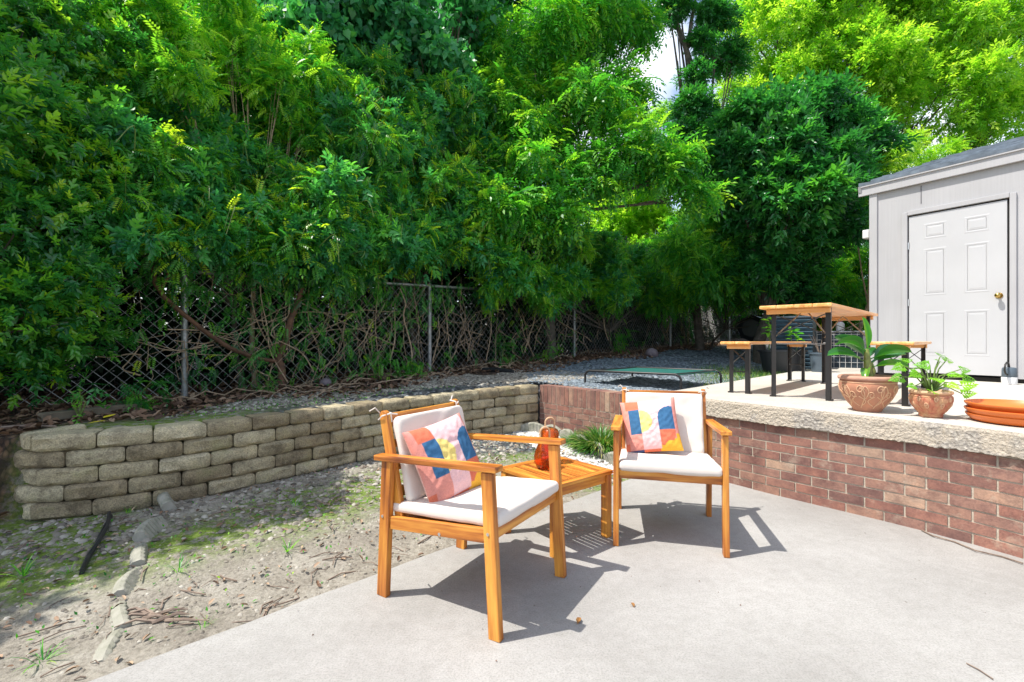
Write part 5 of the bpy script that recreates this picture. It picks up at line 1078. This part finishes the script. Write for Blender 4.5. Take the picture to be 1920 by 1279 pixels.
# pale pebbles on the terrace behind the block wall
xy = pts_in(11000, -2.6, 1.6, 3, 9.2, lambda x, y: (side(x, y) > .18 + (.1 + .45 * RNG.random(x.shape)) * sm((.2 - x) / .8)) & (fdist(x, y) < -.55 + .3 * np.sin(x * 5)) & (x < .9 + .3 * np.sin(y * 4)) & (x + RNG.normal(0, .35, x.shape) > -2.3))
pebbles('pale_pebbles', xy, .032 * RNG.uniform(.5, 1.5, len(xy)), MAT['pebble'], 'pale round pebbles covering the terrace behind the block wall', 'pebbles', RNG.beta(2, 1.6, len(xy)))
xy = pts_in(21000, .2, 7, 4.9, 12.5, lambda x, y: (side(x, y) > .12) & (fdist(x, y) < -.5) & ((y - x - 2.9) > .0 + RNG.random(x.shape) * .3) & (RNG.random(x.shape) < 16 / (y * y)))
pebbles('blue_grey_gravel', xy, .030 * RNG.uniform(.6, 1.6, len(xy)) * (.6 + xy[:, 1] * .08), MAT['bluegravel'], 'blue grey crushed gravel around the raised dog bed', 'gravel', RNG.beta(2, 2, len(xy)))
xy = pts_in(2300, -3.1, .9, 2.4, 5.7, lambda x, y: (side(x, y) < -.02) & (patio_d(x, y) > .05) & (side(x, y) > -.75 + .25 * np.sin(x * 6) + RNG.normal(0, .12, x.shape)))
pebbles('dirt_stones', xy, .027 * RNG.uniform(.4, 1.7, len(xy)), MAT['pebble'], 'small grey stones scattered over the dirt below the block wall', 'pebbles', RNG.beta(2, 2, len(xy)))
xy = pts_in(3500, -3.4, .9, .9, 4.6, lambda x, y: (side(x, y) < -.02) & (patio_d(x, y) > -.02)); pebbles('grit', xy, .010 * RNG.uniform(.5, 2.2, len(xy)), MAT['pebble'], 'fine grit on the bare dirt', 'pebbles', RNG.beta(2, 2, len(xy)))
xy = pts_in(5200, -.2, 1.9, 3.9, 5.6, lambda x, y: (side(x, y) < -.04) & (patio_d(x, y) > .0) & (y > 3.95 + .1 * np.sin(x * 9)) & (x > .0 + (5.6 - y) * .3)); pebbles('white_gravel', xy, .026 * RNG.uniform(.5, 1.5, len(xy)), litter_mat('white gravel', [(0, (.30, .29, .28)), (1, (.68, .67, .64))]), 'white gravel between the scalloped edging and the patio', 'gravel', RNG.beta(2, 1.5, len(xy)))
# twigs
mb = MB()
for x, y in pts_in(380, -3.5, .6, 1.0, 4.4, lambda x, y: (side(x, y) < -.1) & (patio_d(x, y) > .04)):
    a = random.uniform(0, 6.28); L = random.uniform(.03, .16); h = gh(x, y); mb.tube([(x, y, h + .006), (x + math.cos(a) * L * .5 + random.uniform(-.01, .01), y + math.sin(a) * L * .5, h + .014), (x + math.cos(a + .2) * L, y + math.sin(a + .2) * L, h + .006)], random.uniform(.0012, .004), 4)
tag(mb.build('twig_litter', MAT['twig']), 'thin dry twigs scattered on the bare dirt', 'twigs', kind='stuff')
# ------------------------------------------------------------------ grasses and small plants
def blade(L=1., W=.05, bend=.5): return np.array([(0, W / 2, 0), (0, -W / 2, 0), (.5, -W / 2.4, .10), (.5, W / 2.4, .10), (1, 0, -bend)]), None
Tbl = (np.array([(0, .03, 0), (0, -.03, 0), (.5, -.028, .02), (.5, .028, .02), (.9, -.016, -.12), (.9, .016, -.12), (1.1, .001, -.34), (1.1, -.001, -.34)]), np.array([(0, 1, 2, 3), (3, 2, 4, 5), (5, 4, 7, 6)]))
def tuft(name, c, n, r, L, label, cat, mat, up=1.0, tint=(.5, .2), spread=.55):
    e = empty(name, c, 0, label=label, cat=cat); a = RNG.uniform(0, 6.283, n); rr = np.sqrt(RNG.random(n)) * r; p = np.stack([np.cos(a) * rr, np.sin(a) * rr, np.zeros(n)], 1)
    ax = np.stack([np.cos(a) * rr / r * spread * 1.3, np.sin(a) * rr / r * spread * 1.3, np.full(n, up)], 1) + RNG.normal(0, .22, (n, 3)); nr = np.stack([np.cos(a), np.sin(a), np.full(n, .3)], 1) * -1
    nr = np.stack([-np.cos(a) * 1.0, -np.sin(a) * 1.0, np.full(n, .6)], 1) + RNG.normal(0, .1, (n, 3))
    cloud('blades', Tbl, p, ax, nr, L * RNG.uniform(.6, 1.15, n), mat, e, np.clip(RNG.normal(tint[0], tint[1], n), 0, 1)); return e
gx = Vector((.90, 4.74, 0)); gx.z = gh(gx.x, gx.y)
tuft('grass_clump', gx, 1500, .15, .225, 'arching ornamental grass clump growing at the foot of the brick wall', 'grass clump', LV['grass'], .75, (.48, .28), .95)
tuft('grass_clump', ontop(.66, 4.98), 260, .07, .14, 'small low grass tuft left of the ornamental grass clump', 'grass clump', LV['grass'], .6, (.4, .2), .9)
tuft('grass_clump', ontop(1.22, 4.30), 240, .05, .18, 'small tuft of grass peeping out behind the left leg of the right chair', 'grass clump', LV['grass'], .7, (.45, .2), .8)
for i, (u, v, L, lab) in enumerate([(42, 1088, .09, 'bright green weed in the moss at the far left'), (130, 1085, .05, 'small weed beside the plastic edging strip'), (540, 1040, .07, 'thin weed on the dirt near the middle of the yard'), (555, 960, .06, 'leafy weed in the moss below the block wall'), (335, 1080, .08, 'thin stalked weed beside the edging row'), (80, 1235, .08, 'green weed in the shaded bottom left corner'), (380, 1170, .04, 'tiny weed near the patio edge'), (240, 975, .05, 'small weed at the foot of the block wall')]):
    q = G(u, v); tuft('weed', ontop(q.x, q.y), 16 if i != 3 else 30, .02, L, lab, 'weed', LV['bright'], .8, (.5, .2), .8)
xy = pts_in(6500, 2.2, 8, 5, 11.5, lambda x, y: (side(x, y) > .3) & ((y - x - 2.83) > .02) & ((y - x - 2.83) < 1.3 + .6 * np.sin(x * 2.3) + RNG.normal(0, .3, x.shape)) & (RNG.random(x.shape) < .3 + .7 * sm((x - 2.4) / 1.2)))
N = len(xy); z = ground_h(xy[:, 0], xy[:, 1])[0]; tag(cloud('turf_grass', Tbl, np.stack([xy[:, 0], xy[:, 1], z], 1), rdir(N) * .6 + np.array([0, 0, 1.]), rdir(N) + np.array([0, 0, .2]), .085 * RNG.uniform(.5, 1.3, N), LV['grass'], None, np.clip(RNG.normal(.6, .22, N), 0, 1)), 'patchy short grass along the gravel beside the raised slab', 'grass', kind='stuff')
xy = pts_in(1500, -2.6, .6, 1.8, 5.4, lambda x, y: ((side(x, y) < -.05) & (patio_d(x, y) > .1) & (RNG.random(x.shape) < .3)) | ((side(x, y) > .2) & (side(x, y) < 1.0)))
N = len(xy); z = ground_h(xy[:, 0], xy[:, 1])[0]; tag(cloud('sprouts', T_L, np.stack([xy[:, 0], xy[:, 1], z + .01], 1), rdir(N) * .8 + np.array([0, 0, .6]), rdir(N) * .5 + np.array([0, 0, 1]), .018 * RNG.uniform(.5, 1.4, N), LV['bright'], None, np.clip(RNG.normal(.45, .2, N), 0, 1)), 'tiny green sprouts in the moss and dirt', 'ground cover', kind='stuff')
# low plants in front of the fence
for i, (u, v, dd, n_, s, lab) in enumerate([(775, 690, .35, 60, .15, 'bushy green sapling left of the second fence post'), (715, 670, .2, 45, .14, 'leafy vine shoot at the fence foot behind the left chair'), (1030, 655, .5, 30, .17, 'bright fern like seedling left of the dog bed'), (955, 690, .6, 14, .12, 'small seedling on the leaf litter near the drain pipe'), (265, 700, .45, 50, .16, 'fern like sprig hanging low left of the first fence post'), (150, 735, .6, 22, .11, 'low ivy sprig on the leaf litter at the far left'), (505, 745, .3, 18, .10, 'small leafy seedling at the foot of the red vine trunk'), (940, 640, .15, 40, .17, 'green shoot on the fence above the drain pipe'), (1290, 590, .3, 40, .2, 'leaf spray hanging on the far fence, left of the grill'), (1160, 620, .3, 40, .2, 'yellow green shoot low on the far fence')]):
    d = fl_d(u) - dd; q = P(u, v, d); g0 = gh(q.x, q.y); q.z = max(g0, q.z - .12 if v < 700 else g0); e = empty('seedling', (q.x, q.y, g0), 0, label=lab, cat='seedling')
    n_ = int(n_ * .8); hgt = max(.12, q.z - g0 + .25); mb = MB()
    for k in range(5): mb.tube([(0, 0, 0), (random.uniform(-.05, .05), random.uniform(-.05, .05), hgt * .5), (random.uniform(-.14, .14), random.uniform(-.1, .1), hgt * random.uniform(.7, 1))], [.005, .004, .002], 4)
    mb.build('stem', MAT['green_stem'], e)
    p = np.stack([RNG.normal(0, .11, n_), RNG.normal(0, .08, n_), RNG.uniform(.15, 1.0, n_) * hgt], 1); cloud('leaves', T_PIN if i != 5 else T_WH4, p, rdir(n_) * .6 + np.array([.3, -.5, -.1]), np.array([0, -.2, 1.]) + rdir(n_) * .3, s * RNG.uniform(.6, 1.2, n_), LV['bright'] if i in (0, 1, 2, 9) else LV['wisteria'], e, np.clip(RNG.normal(.45, .18, n_), 0, 1))
# seedlings in the black planter
for k, (dx, dy, h) in enumerate([(-.22, 0, .62), (.10, -.05, .42), (.24, .02, .38)]):
    e = empty('seedling', (4.42 + dx, 7.72 + dy, gh(4.42, 7.72) + .36), 0, label=['tallest green seedling in the black planter tub', 'middle green seedling in the black planter tub', 'right hand green seedling in the black planter tub'][k], cat='seedling', group='seedlings in the black planter'); mb = MB(); mb.tube([(0, 0, -.02), (.02, 0, h * .5), (0, .01, h)], [.008, .006, .003], 5); mb.build('stem', MAT['green_stem'], e)
    n_ = 14; p = np.stack([RNG.normal(0, .02, n_), RNG.normal(0, .02, n_), RNG.uniform(.45, 1.0, n_) * h], 1); cloud('leaves', leaf6(), p, rdir(n_) * np.array([1, 1, .2]) + np.array([0, 0, .1]), np.array([0, 0, 1.]) + rdir(n_) * .3, .13 * RNG.uniform(.6, 1.2, n_), LV['bright'], e, np.clip(RNG.normal(.5, .18, n_), 0, 1))
# broad leaved plant in the big pot
bpz = SLAB_Z + .223
ban = empty('banana_plant', (2.44, 3.24, bpz), 0, label='young broad leaved plant with glossy paddle leaves in the big terracotta pot', cat='potted plant')
mb = MB(); mb.tube([(0, 0, 0), (.004, 0, .06), (0, .004, .14), (-.004, 0, .2)], [.032, .026, .020, .012], 12); mb.tube([(.02, 0, 0), (.035, -.01, .05), (.03, 0, .11)], [.016, .014, .006], 8); mb.build('stalk', simple('yellow green stalk', (.25, .30, .06), .5, 0, .3, 20, .2, 60, .004, (.12, .09, .03)), ban, smooth=True)
def broad(p0, az, el0, L, W, droop, roll=0, tint=.5, stalk=.25, fold=.6):
    d = Vector((math.cos(az), math.sin(az), 0)); n = 14; V = []; Fq = []; mid = []; p = Vector(p0); el = el0
    for i in range(n + 1):
        mid.append((p.copy(), el)); el -= droop / n; p = p + (d * math.cos(el) + Vector((0, 0, math.sin(el)))) * L / n
    sd = Vector((-math.sin(az), math.cos(az), 0)); 
    for i, (q, el) in enumerate(mid):
        t = i / n; tt = max(0, (t - stalk) / (1 - stalk)); w = .008 + W * (math.sin(math.pi * min(1, tt ** .8)) ** .75 if tt > 0 else 0) * (1 if t < .97 else .6)
        if i == n: w = .001
        nn = (d * -math.sin(el) + Vector((0, 0, math.cos(el)))); s2 = (sd * math.cos(roll) + nn * math.sin(roll)); n2 = (nn * math.cos(roll) - sd * math.sin(roll))
        wv = math.sin(i * 1.9 + az * 3) * .012 * W * 8
        for k_ in (-1, -.5, 0, .5, 1): V.append(tuple(q + s2 * (k_ * w) + n2 * (abs(k_) ** 1.2 * w * fold + (wv * w * 3 if abs(k_) == 1 else 0))))
    for i in range(n):
        for k_ in range(4): a = i * 5 + k_; Fq.append((a, a + 1, a + 6, a + 5))
    tint -= .22; me = fast_mesh('leaf', V, Fq, 4); me.polygons.foreach_set('use_smooth', [True] * len(Fq)); tv = np.full(len(V), tint); tv[2::5] = min(1, tint + .35); tv[0::5] = tint + .12; tv[4::5] = tint + .12; fattr(me, 'tint', tv); me.materials.append(LV['banana'])
    o = bpy.data.objects.new('leaf', me); col.objects.link(o); o.parent = ban
for a_ in [((0, 0, .16), 3.25, 1.05, .27, .045, 1.45, .5, .45), ((0, 0, .10), 3.2, .60, .30, .050, .75, -.5, .52), ((0, 0, .08), .22, .75, .36, .055, .95, .7, .42), ((0, 0, .12), -.25, .55, .27, .052, .6, -.6, .48), ((.0, 0, .07), -.45, .35, .23, .045, .55, -.3, .62), ((0, 0, .15), 1.7, 1.5, .28, .032, .15, 1.2, .7), ((0, 0, .12), 2.7, 1.2, .26, .04, .9, .9, .35), ((0, 0, .06), -2.3, .5, .16, .02, 1.8, .2, .8), ((0, 0, .10), 1.0, .9, .26, .045, .9, .2, .4)]: broad(*a_)
# lobed plant in the small pot
lob = empty('lobed_leaf_plant', (2.648, 2.985, SLAB_Z + .152), 0, label='bright green philodendron like plant with deeply lobed leaves in the small clay pot', cat='potted plant')
def lobed(p, d, up, s, tint):
    d = Vector(d).normalized(); sd = d.cross(Vector(up)).normalized(); n = sd.cross(d); V = []; Fq = []
    def lf(o, dd, L, W):
        b_ = len(V); s2 = dd.cross(n).normalized(); V.extend([tuple(o), tuple(o + dd * L * .45 + s2 * W - n * .06 * L), tuple(o + dd * L - n * .18 * L), tuple(o + dd * L * .45 - s2 * W - n * .06 * L)]); Fq.append((b_, b_ + 3, b_ + 2, b_ + 1))
    for i in range(5):
        t = i / 5; o = p + d * s * t * .85
        for sg in (-1, 1):
            dd = (d * (.35 + .4 * t) + sd * sg * (1 - .3 * t)).normalized(); L = s * .62 * (1 - .65 * t); lf(o, dd, L, L * .17); lf(o + dd * L * .5, (dd + d * .8).normalized(), L * .5, L * .13); lf(o + dd * L * .5, (dd - d * .8).normalized(), L * .38, L * .11)
    lf(p, d, s * 1.05, s * .10); lf(p + d * s * .7, d, s * .45, s * .09)
    me = fast_mesh('leaf', V, Fq, 4); fattr(me, 'tint', np.full(len(V), tint)); me.materials.append(LV['lobed']); o = bpy.data.objects.new('leaf', me); col.objects.link(o); o.parent = lob
rg = random.Random(21); mb = MB()
for (x, y, z, az) in [(-.17, .0, .17, 3.1), (-.10, -.03, .13, 3.4), (-.14, -.05, .05, 3.3), (-.05, -.05, .18, 2.6), (-.02, -.06, .10, 4.3), (.03, -.03, .20, 1.0), (.06, 0, .23, .4), (.12, .02, .21, .2), (.17, -.02, .15, .0), (.20, .0, .10, -.2), (.16, -.04, .05, -.3), (.15, -.05, .0, -.4), (-.16, .02, .10, 2.9), (-.08, .05, .20, 2.2), (.0, .05, .16, 1.5), (.03, -.08, .07, 4.9), (-.06, -.08, .02, 4.2), (.06, -.06, .13, 5.2)]:
    tip = Vector((x, y, z)); mb.tube([(0, 0, 0), tuple(tip * .5 + Vector((0, 0, .045))), tuple(tip)], [.006, .004, .003], 5)
    lobed(tip, (math.cos(az), math.sin(az), -.1 + rg.uniform(-.3, .4)), (rg.uniform(-.3, .3), -.9, .75), rg.uniform(.055, .080), rg.uniform(.15, .8))
mb.build('stem', MAT['green_stem'], lob, smooth=True)
mb = MB()
for k in range(90):
    x = random.uniform(-1.2, 2.6); y = random.uniform(1.2, 3.9)
    if patio_d(x, y) > -.05 or float(side(np.array([x]), np.array([y]))[0]) > -.05: continue
    a = random.uniform(0, 6.28); L = random.uniform(.004, .012); mb.add([(x, y, .002), (x + math.cos(a) * L, y + math.sin(a) * L, .004), (x + math.cos(a + .8) * L * .6, y + math.sin(a + .8) * L * .6, .007)], [(0, 1, 2)])
tag(mb.build('patio_specks', MAT['bark']), 'tiny dark leaf crumbs scattered over the concrete patio', 'debris', kind='stuff')
print('faces', sum(len(o.data.polygons) for o in bpy.data.objects if o.type == 'MESH'))
